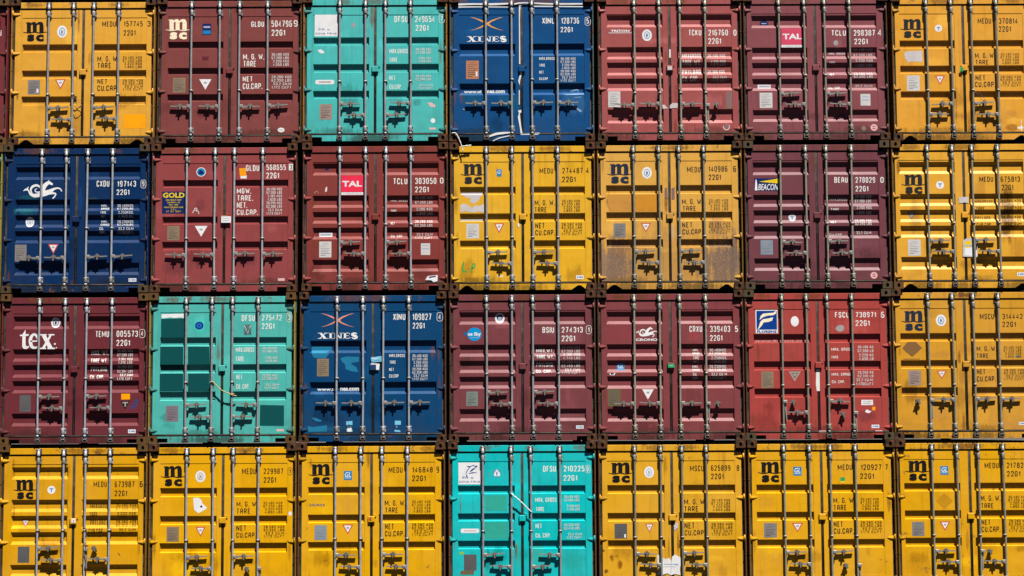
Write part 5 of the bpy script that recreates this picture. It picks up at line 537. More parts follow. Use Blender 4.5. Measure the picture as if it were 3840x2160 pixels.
 (4, 4): {'o':(-0.0118,0.0125),'rgb':(0,190,192),'label':'bright turquoise container in the bottom row with a white bird sign,number 210225','bars':[-643,-177,143,621],'ring':1019,'h':[(0,630,'R'),(1,437,'L'),(3,626,'L'),(2,437,'R')],'rec':[(1758,1621),(1308,1177),(865,727)],'g':[('serial_number',None,None,[('t','w','DFSU',346,1979,555,2074),('t','w','210225',683,1981,1023,2075),('s','w',[(1042,2076,6),(1109,2076,6),(1109,1967,6),(1041,1968,6),(1042,2076,6)]),('t','w','8',1058,1982,1093,2062),('t','w','22G1',678,1831,903,1921)]),('weight_table',None,None,[('t','w','MAX. GROSS',215,1487,560,1557),('t','w','TARE',222,1336,359,1404),('t','w','NET',216,1062,317,1134),('t','w','CU. CAP.',215,908,460,978),('t','ws','30.480 KGS',687,1548,936,1590),('t','ws','67.200 LBS',687,1494,935,1536),('t','ws','2.160 KGS',732,1398,938,1439),('t','ws','4.760 LBS',732,1345,937,1386),('t','ws','28.320 KGS',684,1090,935,1133),('t','ws','62.440 LBS',684,1035,935,1078),('t','ws','33.2 CU.M',744,940,971,980),('t','ws','1.172 CU.FT',722,888,970,928)]),('company_logo',None,None,[('r','decal_white',-1044,1779,-670,2136),('s','logo_blue',[(-909,2079,8),(-864,2065,23),(-827,2079,11),(-782,2100,8)]),('s','logo_blue',[(-857,2058,11),(-890,2018,13),(-913,1972,11),(-920,1940,8)]),('s','logo_blue',[(-812,2086,8),(-763,2075,13),(-745,2086,15),(-767,2050,8)]),('s','logo_blue',[(-857,1986,8),(-820,2014,26),(-775,2046,15),(-730,2078,6)]),('s','logo_blue',[(-876,1957,8),(-820,1968,17),(-745,1971,6)]),('p','logo_blue',[(-932,1879),(-909,1947),(-883,1879),(-898,1879),(-907,1915),(-917,1879)]),('r','logo_pale',-984,1879,-943,1915),('r','logo_pale',-842,1878,-797,1900),('t','logo_blue','DONG FANG',-1029,1811,-693,1838)]),('approval_decal',None,None,[('e','emblem_blue',-414,1959,61,67),('p','decal_white',[(-462,1951),(-414,2023),(-358,1951),(-366,1911),(-455,1912)]),('e','emblem_blue',-414,1954,13,35)]),('sticker',None,None,[('r','decal_white',-985,989,-729,1060),('e','decal_white',-985,1025,24,37),('e','decal_white',-730,1024,25,36),('r','pink_white',-950,1017,-761,1032)]),('data_plate',None,None,[('r','plate_dark',-958,382,-750,640),('r','plate_print',-905,607,-802,614),('r','plate_print',-932,580,-781,587),('r','plate_print',-933,553,-833,560),('r','plate_print',-933,526,-781,532),('r','plate_print',-933,499,-792,505),('r','plate_print',-933,472,-813,478),('r','plate_print',-933,444,-780,451),('r','plate_print',-933,417,-854,424)]),('paint_patch',None,None,[('p','plate_olive',[(-1010,378),(-787,380),(-799,313),(-1019,315)])]),('sticker',None,None,[('p','lime',[(-1034,681),(-962,685),(-957,646),(-1018,638)])]),('paint_patch',None,None,[('r','patch_green',-601,1348,-256,1597),('r','patch_green',-615,886,-231,1169)]),('paint_patch',None,None,[('r','patch_green_dark',-542,912,-302,1038)])],'blot':[(0.815,0.534,0.241,0.173,(40,160,150),0.7),(0.258,0.647,0.097,0.174,(60,170,150),0.7),(-0.061,0.617,0.081,0.19,(50,170,155),0.7)],'notch':'rect','post':'rbrown','cast':'dark','kind':'A','pan':[-1056,-121,103,1039]},
 (4, 5): {'o':(2.4427,0.0104),'rgb':(226,167,30),'label':'yellow container with a ragged white sheet stuck across the foot of its doors,number 625899','bars':[-611,-184,163,570],'ring':911,'h':[(0,641,'R'),(1,458,'L'),(2,644,'R'),(3,455,'L')],'rec':[(1759,1616),(1306,1164),(863,724)],'g':[('serial_number',None,None,[('t','k','MSCU',303,1977,528,2072),('t','k','625899',647,1984,966,2074),('t','k','8',1067,1982,1110,2074),('t','k','22G1',645,1848,852,1938)]),('weight_table',None,None,[('t','k','M. G. W.',199,1437,553,1523),('t','k','TARE',198,1321,431,1409),('t','k','NET',199,1046,363,1143),('t','k','CU.CAP.',201,935,537,1019),('t','ks','30.480 KGS',648,1485,952,1525),('t','ks','67.200 LBS',647,1433,952,1473),('t','ks','2.200 KGS',672,1382,951,1421),('t','ks','4.850 LBS',671,1330,950,1370),('t','ks','28.280 KGS',642,1095,986,1136),('t','ks','62.350 LBS',641,1041,985,1082),('t','ks','33.2 CU.M',670,988,985,1029),('t','ks','1.172 CU.FT',640,934,984,975)]),('company_logo',None,None,[('p','k',[(-976,2107),(-905,2107),(-907,1952),(-977,1952)]),('p','k',[(-875,2074),(-807,2073),(-808,1951),(-877,1952)]),('p','k',[(-762,2073),(-690,2073),(-691,1951),(-764,1951)]),('p','k',[(-988,2120),(-909,2120),(-909,2094),(-988,2102)]),('p','k',[(-916,2061),(-915,2094),(-891,2115),(-867,2126),(-842,2126),(-818,2113),(-811,2087),(-811,2060),(-871,2061),(-877,2080),(-891,2085),(-891,2077)]),('p','k',[(-817,2060),(-817,2093),(-792,2115),(-768,2126),(-727,2126),(-703,2112),(-695,2086),(-696,2060),(-756,2060),(-762,2080),(-776,2085),(-792,2077)]),('s','k',[(-1038,1955,9),(-1004,1949,9),(-971,1942,15),(-937,1941,15),(-903,1945,15),(-870,1952,15),(-836,1953,15),(-803,1948,15),(-769,1941,15),(-735,1940,15),(-702,1944,15),(-668,1952,9),(-634,1953,9)]),('t','k','s',-975,1797,-847,1915,'H'),('t','k','c',-826,1797,-687,1915,'H')]),('approval_decal',None,None,[('e','decal_white',-370,1965,81,95),('e','logo_pale',-370,1965,50,63),('e','decal_white',-370,1965,39,49),('e','logo_pale',-376,1960,13,34),('e','logo_pale',-357,1965,7,28)]),('data_plate',None,None,[('r','plate_dark',-946,888,-742,1129),('r','plate_print',-894,1099,-793,1105),('r','plate_print',-920,1074,-773,1080),('r','plate_print',-920,1048,-824,1055),('r','plate_print',-921,1023,-774,1029),('r','plate_print',-921,998,-784,1004),('r','plate_print',-921,972,-804,978),('r','plate_print',-921,947,-772,953),('r','plate_print',-922,921,-845,928),('r','decal_white',-789,903,-760,959)]),('warning_sign',None,None,[('p','warn_red',[(-444,1128),(-305,1127),(-376,980)]),('p','decal_white',[(-422,1113),(-327,1113),(-376,1010)]),('r','sign_grey',-392,1066,-358,1091)]),('sticker',50,None,[('p','tape',[(-254,609),(-216,628),(-180,577),(-108,553),(-60,573),(-21,513),(-12,592),(36,626),(123,583),(133,481),(113,386),(124,292),(32,311),(-35,292),(-95,324),(-175,296),(-263,306),(-230,388),(-253,467)]),('r','sky_dark',-149,465,82,473),('r','logo_pale',-158,425,50,434),('r','sticker_cyan',34,456,98,465),('s','sign_grey',[(-26,513,6),(-35,308,6)])]),('sticker',50,None,[('p','tape_dull',[(26,1082),(51,1137),(91,1145),(93,1066),(33,1011)])])],'blot':[(-1.0,0.58,0.036,0.063,(130,70,15),1),(-0.858,0.469,0.041,0.063,(140,75,20),1),(-1.09,0.36,0.032,0.034,(90,50,20),1),(-0.92,0.604,0.024,0.023,(150,90,25),0.8),(0.857,2.094,0.037,0.319,(150,105,40),0.5),(-1.13,0.692,0.026,0.022,(110,50,20),1)],'notch':'rect','post':'rbrown','cast':'rust','kind':'A','pan':[-1059,-120,109,1039]},
 (4, 6): {'o':(4.8988,0.0115),'rgb':(228,167,10),'label':'yellow container with a tiny green and yellow sticker under its serial,number 120927','bars':[-617,-197,146,558],'ring':916,'h':[(0,649,'R'),(1,457,'L'),(2,649,'R'),(3,449,'D',357,436)],'rec':[(1754,1611),(1309,1166),(862,723)],'g':[('serial_number',None,None,[('t','k','MEDU',272,1985,511,2075),('t','k','120927',653,1983,987,2075),('t','k','7',1049,1981,1094,2075),('t','k','22G1',637,1840,863,1929)]),('weight_table',None,None,[('t','k','M. G. W.',188,1445,542,1533),('t','k','TARE',191,1329,404,1418),('t','k','NET',188,1059,337,1149),('t','k','CU.CAP.',186,948,515,1037),('t','ks','30.480 KGS',637,1487,934,1527),('t','ks','67.200 LBS',636,1436,933,1476),('t','ks','2.200 KGS',660,1384,931,1424),('t','ks','4.850 LBS',659,1333,930,1372),('t','ks','28.280 KGS',629,1112,970,1151),('t','ks','62.350 LBS',628,1061,969,1100),('t','ks','33.2 CU.M',655,1011,968,1050),('t','ks','1.172 CU.FT',625,960,966,999)]),('company_logo',None,None,[('p','k',[(-977,2105),(-908,2104),(-911,1947),(-980,1948)]),('p','k',[(-879,2071),(-811,2071),(-813,1947),(-881,1947)]),('p','k',[(-767,2070),(-696,2070),(-698,1946),(-769,1947)]),('p','k',[(-989,2118),(-911,2118),(-912,2091),(-989,2100)]),('p','k',[(-919,2058),(-918,2091),(-894,2113),(-870,2124),(-846,2124),(-822,2111),(-815,2084),(-815,2057),(-875,2057),(-880,2078),(-894,2083),(-894,2074)]),('p','k',[(-821,2057),(-821,2091),(-796,2112),(-772,2124),(-733,2124),(-709,2110),(-701,2083),(-702,2057),(-762,2057),(-767,2077),(-781,2082),(-797,2074)]),('s','k',[(-1040,1951,10),(-1007,1944,10),(-974,1938,15),(-940,1936,15),(-907,1941,15),(-874,1947,15),(-841,1948,15),(-808,1943,15),(-775,1937,15),(-742,1935,15),(-709,1940,15),(-675,1947,10),(-642,1949,10)]),('t','k','s',-979,1790,-852,1910,'H'),('t','k','c',-832,1790,-695,1909,'H')]),('approval_decal',None,None,[('r','gl_blue',-459,1896,-323,2042),('t','decal_white','GL',-442,1946,-340,2024,'I'),('r','decal_white',-443,1925,-341,1934)]),('data_plate',None,None,[('r','plate_grey',-957,891,-745,1127),('r','plate_print',-902,1098,-798,1104),('r','plate_print',-929,1073,-777,1079),('r','plate_print',-929,1048,-830,1054),('r','plate_print',-930,1023,-778,1029),('r','plate_print',-930,998,-789,1004),('r','plate_print',-931,973,-810,979),('r','plate_print',-931,948,-777,954),('r','plate_print',-932,923,-853,929)]),('warning_sign',None,None,[('p','warn_red',[(-498,1126),(-314,1125),(-409,975)]),('p','decal_white',[(-469,1111),(-344,1110),(-408,1005)]),('r','sign_grey',-429,1062,-384,1088)]),('sticker',None,None,[('p','green_sticker',[(309,1864),(384,1870),(392,1781),(318,1773)]),('p','sign_yellow',[(316,1800),(391,1806),(392,1781),(318,1773)])])],'blot':[(-0.891,1.469,0.178,0.094,(205,150,40),0.6),(-0.748,0.534,0.114,0.142,(205,150,60),0.5),(0.739,0.669,0.049,0.079,(180,130,30),0.6),(-0.987,0.567,0.099,0.157,(205,150,50),0.4)],'notch':'rect','post':'ydark','cast':'dark','kind':'A','pan':[-1070,-132,87,1015]},
 (4, 7): {'o':(7.3329,0.0131),'rgb':(226,165,0),'label':'rust speckled yellow container at the right end of the bottom row,number beginning 21782','bars':[-619,-212,136,542],'ring':919,'h':[(0,657,'R'),(1,479,'L'),(2,665,'D',283,652),(3,484,'L')],'rec':[(1765,1629),(1320,1177),(876,734)],'g':[('serial_number',None,None,[('t','k','MEDU',250,1999,480,2090),('t','k','21782',613,2002,890,2091),('t','k','22G1',614,1865,833,1953)]),('weight_table',None,None,[('t','k','M. G. W.',174,1466,493,1557),('t','k','TARE',175,1347,377,1433),('t','k','NET',175,1077,319,1164),('t','k','CU.CAP.',172,962,478,1052),('t','ks','30.480 KGS',628,1510,933,1550),('t','ks','67.200 LBS',626,1459,931,1499),('t','ks','2.200 KGS',651,1407,930,1447),('t','ks','4.850 LBS',649,1356,928,1395),('t','ks','28.280 KGS',624,1123,953,1164),('t','ks','62.350 LBS',623,1070,952,1111),('t','ks','33.2 CU.M',649,1016,950,1057),('t','ks','1.172 CU.FT',620,963,948,1004)]),('company_logo',None,None,[('p','k',[(-989,2112),(-919,2112),(-923,1957),(-993,1957)]),('p','k',[(-890,2079),(-821,2079),(-824,1957),(-893,1957)]),('p','k',[(-777,2078),(-705,2078),(-708,1956),(-780,1956)]),('p','k',[(-1001,2126),(-922,2125),(-923,2099),(-1001,2107)]),('p','k',[(-930,2066),(-929,2099),(-905,2120),(-880,2132),(-856,2132),(-832,2118),(-825,2092),(-826,2065),(-886,2066),(-891,2086),(-905,2091),(-905,2082)]),('p','k',[(-832,2065),(-831,2098),(-806,2120),(-782,2131),(-742,2131),(-718,2118),(-711,2091),(-712,2065),(-772,2065),(-777,2085),(-791,2090),(-807,2082)]),('s','k',[(-1053,1960,9),(-1019,1954,9),(-986,1948,15),(-953,1946,15),(-919,1951,15),(-886,1957,15),(-852,1958,15),(-819,1953,15),(-786,1947,15),(-753,1945,15),(-719,1950,15),(-686,1957,9),(-652,1958,9)]),('t','k','s',-992,1802,-863,1920,'H'),('t','k','c',-844,1802,-705,1920,'H')]),('approval_decal',None,None,[('r','gl_blue',-478,1895,-346,2038),('t','decal_white','GL',-461,1944,-361,2021,'I'),('r','decal_white',-461,1924,-364,1932)]),('data_plate',None,None,[('r','plate_grey',-967,901,-763,1134),('r','plate_print',-912,1105,-813,1111),('r','plate_print',-939,1081,-794,1086),('r','plate_print',-939,1056,-844,1062),('r','plate_print',-940,1031,-795,1037),('r','plate_print',-940,1007,-805,1013),('r','plate_print',-941,982,-826,988),('r','plate_print',-942,957,-795,963),('r','plate_print',-942,933,-867,939)]),('warning_sign',None,None,[('p','warn_red',[(-510,1136),(-338,1135),(-428,985)]),('p','decal_white',[(-483,1121),(-366,1120),(-427,1015)]),('r','sign_grey',-446,1073,-404,1098)]),('paint_patch',None,None,[('p','patch_brown',[(-565,1470),(-426,1604),(-286,1468),(-433,1339)])])],'blot':[(-0.879,0.442,0.245,0.22,(190,130,20),0.5)],'notch':'rect','post':'ydark','cast':'rust','wear':0.5,'kind':'A','pan':[-1078,-158,70,1001]},
}


# block stencil letters as strokes in a unit cell: (advance width, [polylines])
_O = [(.0, .18), (.0, .82), (.25, 1), (.75, 1), (1, .82), (1, .18), (.75, 0), (.25, 0), (.0, .18)]
GL = {
 'A': (1, [[(0, 0), (0, .75), (.28, 1), (.72, 1), (1, .75), (1, 0)], [(0, .42), (1, .42)]]), 'B': (1, [[(0, 0), (0, 1), (.75, 1), (1, .88), (1, .65), (.8, .53), (1, .41), (1, .12), (.75, 0), (0, 0)], [(0, .53), (.8, .53)]]),
 'C': (1, [[(1, .72), (1, .82), (.75, 1), (.25, 1), (0, .82), (0, .18), (.25, 0), (.75, 0), (1, .18), (1, .28)]]), 'D': (1, [[(0, 0), (0, 1), (.7, 1), (1, .82), (1, .18), (.7, 0), (0, 0)]]),
 'E': (.9, [[(1, 1), (0, 1), (0, 0), (1, 0)], [(0, .52), (.8, .52)]]), 'F': (.9, [[(1, 1), (0, 1), (0, 0)], [(0, .52), (.8, .52)]]),
 'G': (1, [[(1, .75), (1, .82), (.75, 1), (.25, 1), (0, .82), (0, .18), (.25, 0), (.75, 0), (1, .18), (1, .48), (.55, .48)]]), 'H': (1, [[(0, 0), (0, 1)], [(1, 0), (1, 1)], [(0, .5), (1, .5)]]),
 'I': (.15, [[(.5, 0), (.5, 1)]]), 'K': (1, [[(0, 0), (0, 1)], [(1, 1), (.08, .45)], [(.25, .58), (1, 0)]]), 'L': (.85, [[(0, 1), (0, 0), (1, 0)]]),
 'M': (1.5, [[(0, 0), (0, 1)], [(0, .96), (.5, .22), (1, .96)], [(1, 1), (1, 0)]]), 'N': (1.15, [[(0, 0), (0, 1)], [(0, .92), (1, .08)], [(1, 0), (1, 1)]]), 'O': (1, [_O]), '0': (1, [_O]),
 'P': (1, [[(0, 0), (0, 1), (.75, 1), (1, .86), (1, .58), (.75, .44), (0, .44)]]), 'R': (1, [[(0, 0), (0, 1), (.75, 1), (1, .86), (1, .60), (.75, .47), (0, .47)], [(.5, .47), (1, 0)]]),
 'S': (1, [[(1, .75), (1, .84), (.75, 1), (.25, 1), (0, .84), (0, .66), (.25, .53), (.75, .48), (1, .36), (1, .16), (.75, 0), (.25, 0), (0, .16), (0, .25)]]), 'T': (.95, [[(0, 1), (1, 1)], [(.5, 1), (.5, 0)]]),
 'U': (1, [[(0, 1), (0, .18), (.25, 0), (.75, 0), (1, .18), (1, 1)]]), 'V': (1, [[(0, 1), (.5, 0), (1, 1)]]), 'W': (1.6, [[(0, 1), (.27, .03)], [(.27, .03), (.5, .75), (.73, .03)], [(.73, .03), (1, 1)]]), 'X': (1, [[(0, 0), (1, 1)], [(0, 1), (1, 0)]]), 'Y': (1, [[(0, 1), (.5, .5), (1, 1)], [(.5, .5), (.5, 0)]]),
 '1': (.55, [[(1, 1), (1, 0)], [(0, .70), (1, .95)]]), '2': (1, [[(0, .75), (0, .84), (.25, 1), (.75, 1), (1, .84), (1, .62), (0, .0), (1, 0)]]),
 '3': (1, [[(0, .80), (.2, 1), (.75, 1), (1, .86), (1, .66), (.78, .53), (.4, .53)], [(.78, .53), (1, .40), (1, .16), (.75, 0), (.25, 0), (0, .18)]]), '4': (1, [[(.72, 0), (.72, 1), (0, .26), (1, .26)]]),
 '5': (1, [[(.92, 1), (.08, 1), (.03, .55), (.3, .62), (.75, .62), (1, .46), (1, .16), (.75, 0), (.25, 0), (0, .16)]]), '6': (1, [[(.9, .9), (.7, 1), (.25, 1), (0, .82), (0, .16), (.25, 0), (.75, 0), (1, .16), (1, .42), (.75, .56), (.25, .56), (0, .42)]]),
 '7': (1, [[(0, 1), (1, 1), (.4, 0)]]), '8': (1, [[(.25, .53), (.03, .66), (.03, .86), (.25, 1), (.75, 1), (.97, .86), (.97, .66), (.75, .53), (.25, .53), (0, .40), (0, .14), (.25, 0), (.75, 0), (1, .14), (1, .40), (.75, .53)]]),
 '9': (1, [[(.1, .1), (.3, 0), (.75, 0), (1, .18), (1, .84), (.75, 1), (.25, 1), (0, .84), (0, .58), (.25, .44), (.75, .44), (1, .58)]]),
 '.': (.18, [[(.5, 0), (.5, .05)]]), ' ': (.5, []), '|': (.15, [[(.5, 0), (.5, 1)]]), '-': (.7, [[(0, .5), (1, .5)]]), '/': (.8, [[(0, 0), (1, 1)]]),
}
def stroke_text(s, x0, z0, x1, z1, wt):
    """quads of a stencil string fitted to a box, each with a tiny lift so strokes never share a plane"""
    h = z1 - z0
    t = h * wt * .95
    gap = .36
    adv = [GL.get(c, GL[' '])[0] for c in s]
    tot = sum(adv) + gap * (len(s) - 1)
    u = (x1 - x0) / tot
    if len(s) == 1: u = min(u, h * .62); x0 = (x0 + x1) / 2 - u * tot / 2
    t = min(t, u * .30)
    out, x, lift = [], x0, 0
    for c, a in zip(s, adv):
        for pl in GL.get(c, GL[' '])[1]:
            cw = a * u
            P = [(x + t / 2 + q[0] * max(0, cw - t), z0 + t / 2 + q[1] * (h - t)) for q in pl]
            if c in '.I|': P = [(x + cw / 2, z0 + t * .5 * 0 + q[1] * h) for q in pl]
            if c == '.': P = [(x + cw / 2, z0), (x + cw / 2, z0 + t * 1.1)]
            closed = P[0] == P[-1] and len(P) > 3
            n = len(P)
            L, R = [], []
            for i in range(n):
                pa = P[i - 1] if i else (P[-2] if closed else None)
                pb = P[i + 1] if i < n - 1 else (P[1] if closed else None)
                def nrm(a, b):
                    dx, dz = b[0] - a[0], b[1] - a[1]; l = math.hypot(dx, dz) or 1
                    return (-dz / l, dx / l)
                if pa and pb:
                    n1, n2 = nrm(pa, P[i]), nrm(P[i], pb)
                    m_ = (n1[0] + n2[0], n1[1] + n2[1]); l = math.hypot(*m_) or 1
                    m_ = (m_[0] / l, m_[1] / l)
                    k = min(1.6, 1 / max(.3, m_[0] * n1[0] + m_[1] * n1[1]))
                    d = (m_[0] * k, m_[1] * k)
                else:
                    d = nrm(pa, P[i]) if pa else nrm(P[i], pb)
                L.append((P[i][0] + d[0] * t / 2, P[i][1] + d[1] * t / 2)); R.append((P[i][0] - d[0] * t / 2, P[i][1] - d[1] * t / 2))
            for i in range(n - 1):
                out.append(([L[i], L[i + 1], R[i + 1], R[i]], lift % 3 * .0001))
            lift += 1
        x += (a + gap) * u
    return out

def text_key(p):
    return (p[2], p[7] if len(p) > 7 else ('S' if p[1].endswith('s') else 'N'))
def make_texts():
    keys = set()
    for d in DATA.values():
        for _, _, _, prims in d['g']:
            for p in prims:
                if p[0] == 't' and len(p) > 7:
                    keys.add(text_key(p))
    objs = []
    for s, st in sorted(keys):
        cu = bpy.data.curves.new('txt', 'FONT')
        cu.body = s; cu.size = 1.0; cu.resolution_u = 2; cu.fill_mode = 'FRONT'
        cu.offset = {'N': .014, 'S': .006, 'B': .034, 'I': .012, 'H': .055}[st]
        if st == 'I': cu.shear = .25
        o = bpy.data.objects.new('txt', cu); COL.objects.link(o)
        objs.append(((s, st), o, cu))
    bpy.context.view_layer.update()
    dg = bpy.context.evaluated_depsgraph_get()
    out = {}
    for k, o, cu in objs:
        me = bpy.data.meshes.new_from_object(o.evaluated_get(dg))
        vs = [(v.co.x, v.co.y) for v in me.vertices]
        fs = [tuple(p.vertices) for p in me.polygons]
        x0 = min(v[0] for v in vs); x1 = max(v[0] for v in vs); y0 = min(v[1] for v in vs); y1 = max(v[1] for v in vs)
        out[k] = ([((a - x0) / max(1e-6, x1 - x0), (b - y0) / max(1e-6, y1 - y0)) for a, b in vs], fs)
        bpy.data.objects.remove(o); bpy.data.curves.remove(cu); bpy.data.meshes.remove(me)
    return out
TEXT = make_texts()

def door_profile(recs, kind, x0, x1):
    """returns y(x, z) of the corrugated leaf and the z of each fold"""
    st, sb, dep = {'A': (.016, .014, YR - .001), 'B': (.050, .052, YR - .006), 'C': (.035, .046, YR)}[kind]
    rows = []
    for zt, zb in recs:
        rows += [(zt, YD), (zt - st, dep), (zb + sb, dep), (zb, YD)]
    def y(x, z):
        if x < x0 or x > x1 or z > PZ1 or z < PZ0:
            return YF
        for i in range(0, len(rows), 4):
            a, b, c, d = rows[i:i + 4]
            if d[0] < z < a[0]:
                if z >= b[0]: return YD + (dep - YD) * (a[0] - z) / (a[0] - b[0])
                if z <= c[0]: return YD + (dep - YD) * (z - d[0]) / (c[0] - d[0])
                return dep
        return YD
    return rows, y

def decal_mesh(name, prims, prof, folds, yfix, xs=()):
    bm = bmesh.new()
    mats, mi = [], {}
    zmin, zmax = 9, -9
    for k, p in enumerate(prims):
        off = -(0.0008 + 0.0003 * min(k, 9))
        key = p[1]
        if key not in mi:
            mi[key] = len(mats); mats.append(fm(key))
        polys = []
        if p[0] == 'r':
            x0, z0, x1, z1 = [q / 1000 for q in p[2:6]]
            polys = [[(x0, z0), (x1, z0), (x1, z1), (x0, z1)]]
        elif p[0] == 'p':
            polys = [[(a / 1000, b / 1000) for a, b in p[2]]]
        elif p[0] == 'e':
            cx, cz, rx, rz = [q / 1000 for q in p[2:6]]
            polys = [[(cx + rx * math.cos(t * math.pi / 12), cz + rz * math.sin(t * math.pi / 12)) for t in range(24)]]
        elif p[0] == 's':
            pts = [(a / 1000, b / 1000, max(.004, w / 1000)) for a, b, w in p[2]]
            # smooth the stroke
            if len(pts) > 3:
                q = []
                for i in range(len(pts) - 1):
                    p0, p1, p2, p3 = pts[max(i - 1, 0)], pts[i], pts[i + 1], pts[min(i + 2, len(pts) - 1)]
                    for t in (0, .34, .67):
                        q.append(tuple(.5 * ((2 * b) + (c - a) * t + (2 * a - 5 * b + 4 * c - d) * t * t + (3 * b - a - 3 * c + d) * t ** 3) for a, b, c, d in zip(p0, p1, p2, p3)))
                q.append(pts[-1]); pts = q
            L, R = [], []
            for i, (x, z, w) in enumerate(pts):
                a = pts[max(i - 1, 0)]; b = pts[min(i + 1, len(pts) - 1)]
                dx, dz = b[0] - a[0], b[1] - a[1]; n = math.hypot(dx, dz) or 1
                w = max(w, .002)
                L.append((x - dz / n * w / 2, z + dx / n * w / 2)); R.append((x + dz / n * w / 2, z - dx / n * w / 2))
            for i in range(len(pts) - 1):
                polys.append([L[i], L[i + 1], R[i + 1], R[i]])
        elif p[0] == 't' and len(p) < 8:
            x0, z0, x1, z1 = [q / 1000 for q in p[3:7]]
            for pl, li in stroke_text(p[2], x0, z0, x1, z1, .15 if p[1].endswith('s') else .155):
                bv = [bm.verts.new((a, off - li, b)) for a, b in pl]
                fc = bm.faces.new(bv); fc.material_index = mi[key]
                fc.normal_update()
                if fc.normal.y > 0: fc.normal_flip()
        elif p[0] == 't':
            vs, fs = TEXT[text_key(p)]
            x0, z0, x1, z1 = [q / 1000 for q in p[3:7]]
            if p[2] == '1':
                xm = (x0 + x1) / 2; w = (x1 - x0) * .5; x0, x1 = xm - w / 2, xm + w / 2
            bv = [bm.verts.new((x0 + (x1 - x0) * a, off, z0 + (z1 - z0) * b)) for a, b in vs]
            for f in fs:
                try:
                    fc = bm.faces.new([bv[i] for i in f]); fc.material_index = mi[key]
                except ValueError:
                    pass
        for pl in polys:
            bv = [bm.verts.new((a, off, b)) for a, b in pl]
            fc = bm.faces.new(bv); fc.material_index = mi[key]
            fc.normal_update()
            if fc.normal.y > 0: fc.normal_flip()
    bmesh.ops.triangulate(bm, faces=bm.faces[:], ngon_method='EAR_CLIP')
    zs = [v.co.z for v in bm.verts]; zmin, zmax = min(zs), max(zs)
    if yfix is None:
        vx = [v.co.x for v in bm.verts]
        for x in xs:
            for e in (-.0004, .0004):
                if min(vx) < x + e < max(vx):
                    bmesh.ops.bisect_plane(bm, geom=bm.verts[:] + bm.edges[:] + bm.faces[:], plane_co=(x + e, 0, 0), plane_no=(1, 0, 0), dist=1e-5)
        for z in folds:
            if zmin < z < zmax:
                bmesh.ops.bisect_plane(bm, geom=bm.verts[:] + bm.edges[:] + bm.faces[:], plane_co=(0, 0, z), plane_no=(0, 0, 1), dist=1e-5)
    for v in bm.verts:
        v.co.y += prof(v.co.x, v.co.z) if yfix is None else yfix / 1000
    me = bpy.data.meshes.new(name)
    bm.to_mesh(me); bm.free()
    for m in mats: me.materials.append(m)
    return me

def door_leaf_mesh(side, xo, xi, p0, p1, recs, kind):
    """one door: proud frame round a sheet with pressed-in folds. xo < xi in x order"""
    m = MB()
    rows, prof = door_profile(recs, kind, p0, p1)
    f = lambda a, b, c, d: m.face([(a, YF, c), (b, YF, c), (b, YF, d), (a, YF, d)])
    f(xo, p0, DOOR_Z0, DOOR_Z1); f(p1, xi, DOOR_Z0, DOOR_Z1); f(p0, p1, PZ1, DOOR_Z1); f(p0, p1, DOOR_Z0, PZ0)
    for a, b in (((p0, PZ0), (p1, PZ0)), ((p1, PZ0), (p1, PZ1)), ((p1, PZ1), (p0, PZ1)), ((p0, PZ1), (p0, PZ0))):
        m.face([(a[0], YF, a[1]), (b[0], YF, b[1]), (b[0], YD, b[1]), (a[0], YD, a[1])])
    for a, b in (((xo, DOOR_Z0), (xi, DOOR_Z0)), ((xi, DOOR_Z0), (xi, DOOR_Z1)), ((xi, DOOR_Z1), (xo, DOOR_Z1)), ((xo, DOOR_Z1), (xo, DOOR_Z0))):
        m.face([(a[0], YF, a[1]), (b[0], YF, b[1]), (b[0], .118, b[1]), (a[0], .118, a[1])])
    ins = .012 if kind == 'A' else .022
    z = PZ1
    for i in range(0, len(rows), 4):
        a, b, c, d = rows[i:i + 4]
        m.face([(p0, YD, z), (p1, YD, z), (p1, YD, a[0]), (p0, YD, a[0])])
        A0, A1, D0, D1 = (p0, YD, a[0]), (p1, YD, a[0]), (p0, YD, d[0]), (p1, YD, d[0])
        B0, B1 = (p0 + ins, b[1], b[0]), (p1 - ins, b[1], b[0])
        C0, C1 = (p0 + ins, c[1], c[0]), (p1 - ins, c[1], c[0])
        m.face([A0, A1, B1, B0]); m.face([B0, B1, C1, C0]); m.face([C0, C1, D1, D0])
        m.face([A0, B0, C0, D0]); m.face([A1, B1, C1, D1])
        z = d[0]
    m.face([(p0, YD, z), (p1, YD, z), (p1, YD, PZ0), (p0, YD, PZ0)])
    return m.mesh('door', [DUMMY]), prof, [r[0] for r in rows]

POST = dict(brown=((84, 56, 40), .75), ybrown=((158, 112, 44), .6), ydark=((128, 92, 30), .7), rbrown=((104, 68, 38), .8),
            teal_brown=((74, 92, 88), .7), ygreen=((150, 138, 62), .6))
CAST = dict(dark=((46, 33, 25), .85), rust=((72, 44, 26), .8), rustgrey=((80, 70, 50), .6), ycast=((100, 72, 32), .7), mixed=((74, 64, 46), .7))
CAST_M = {}

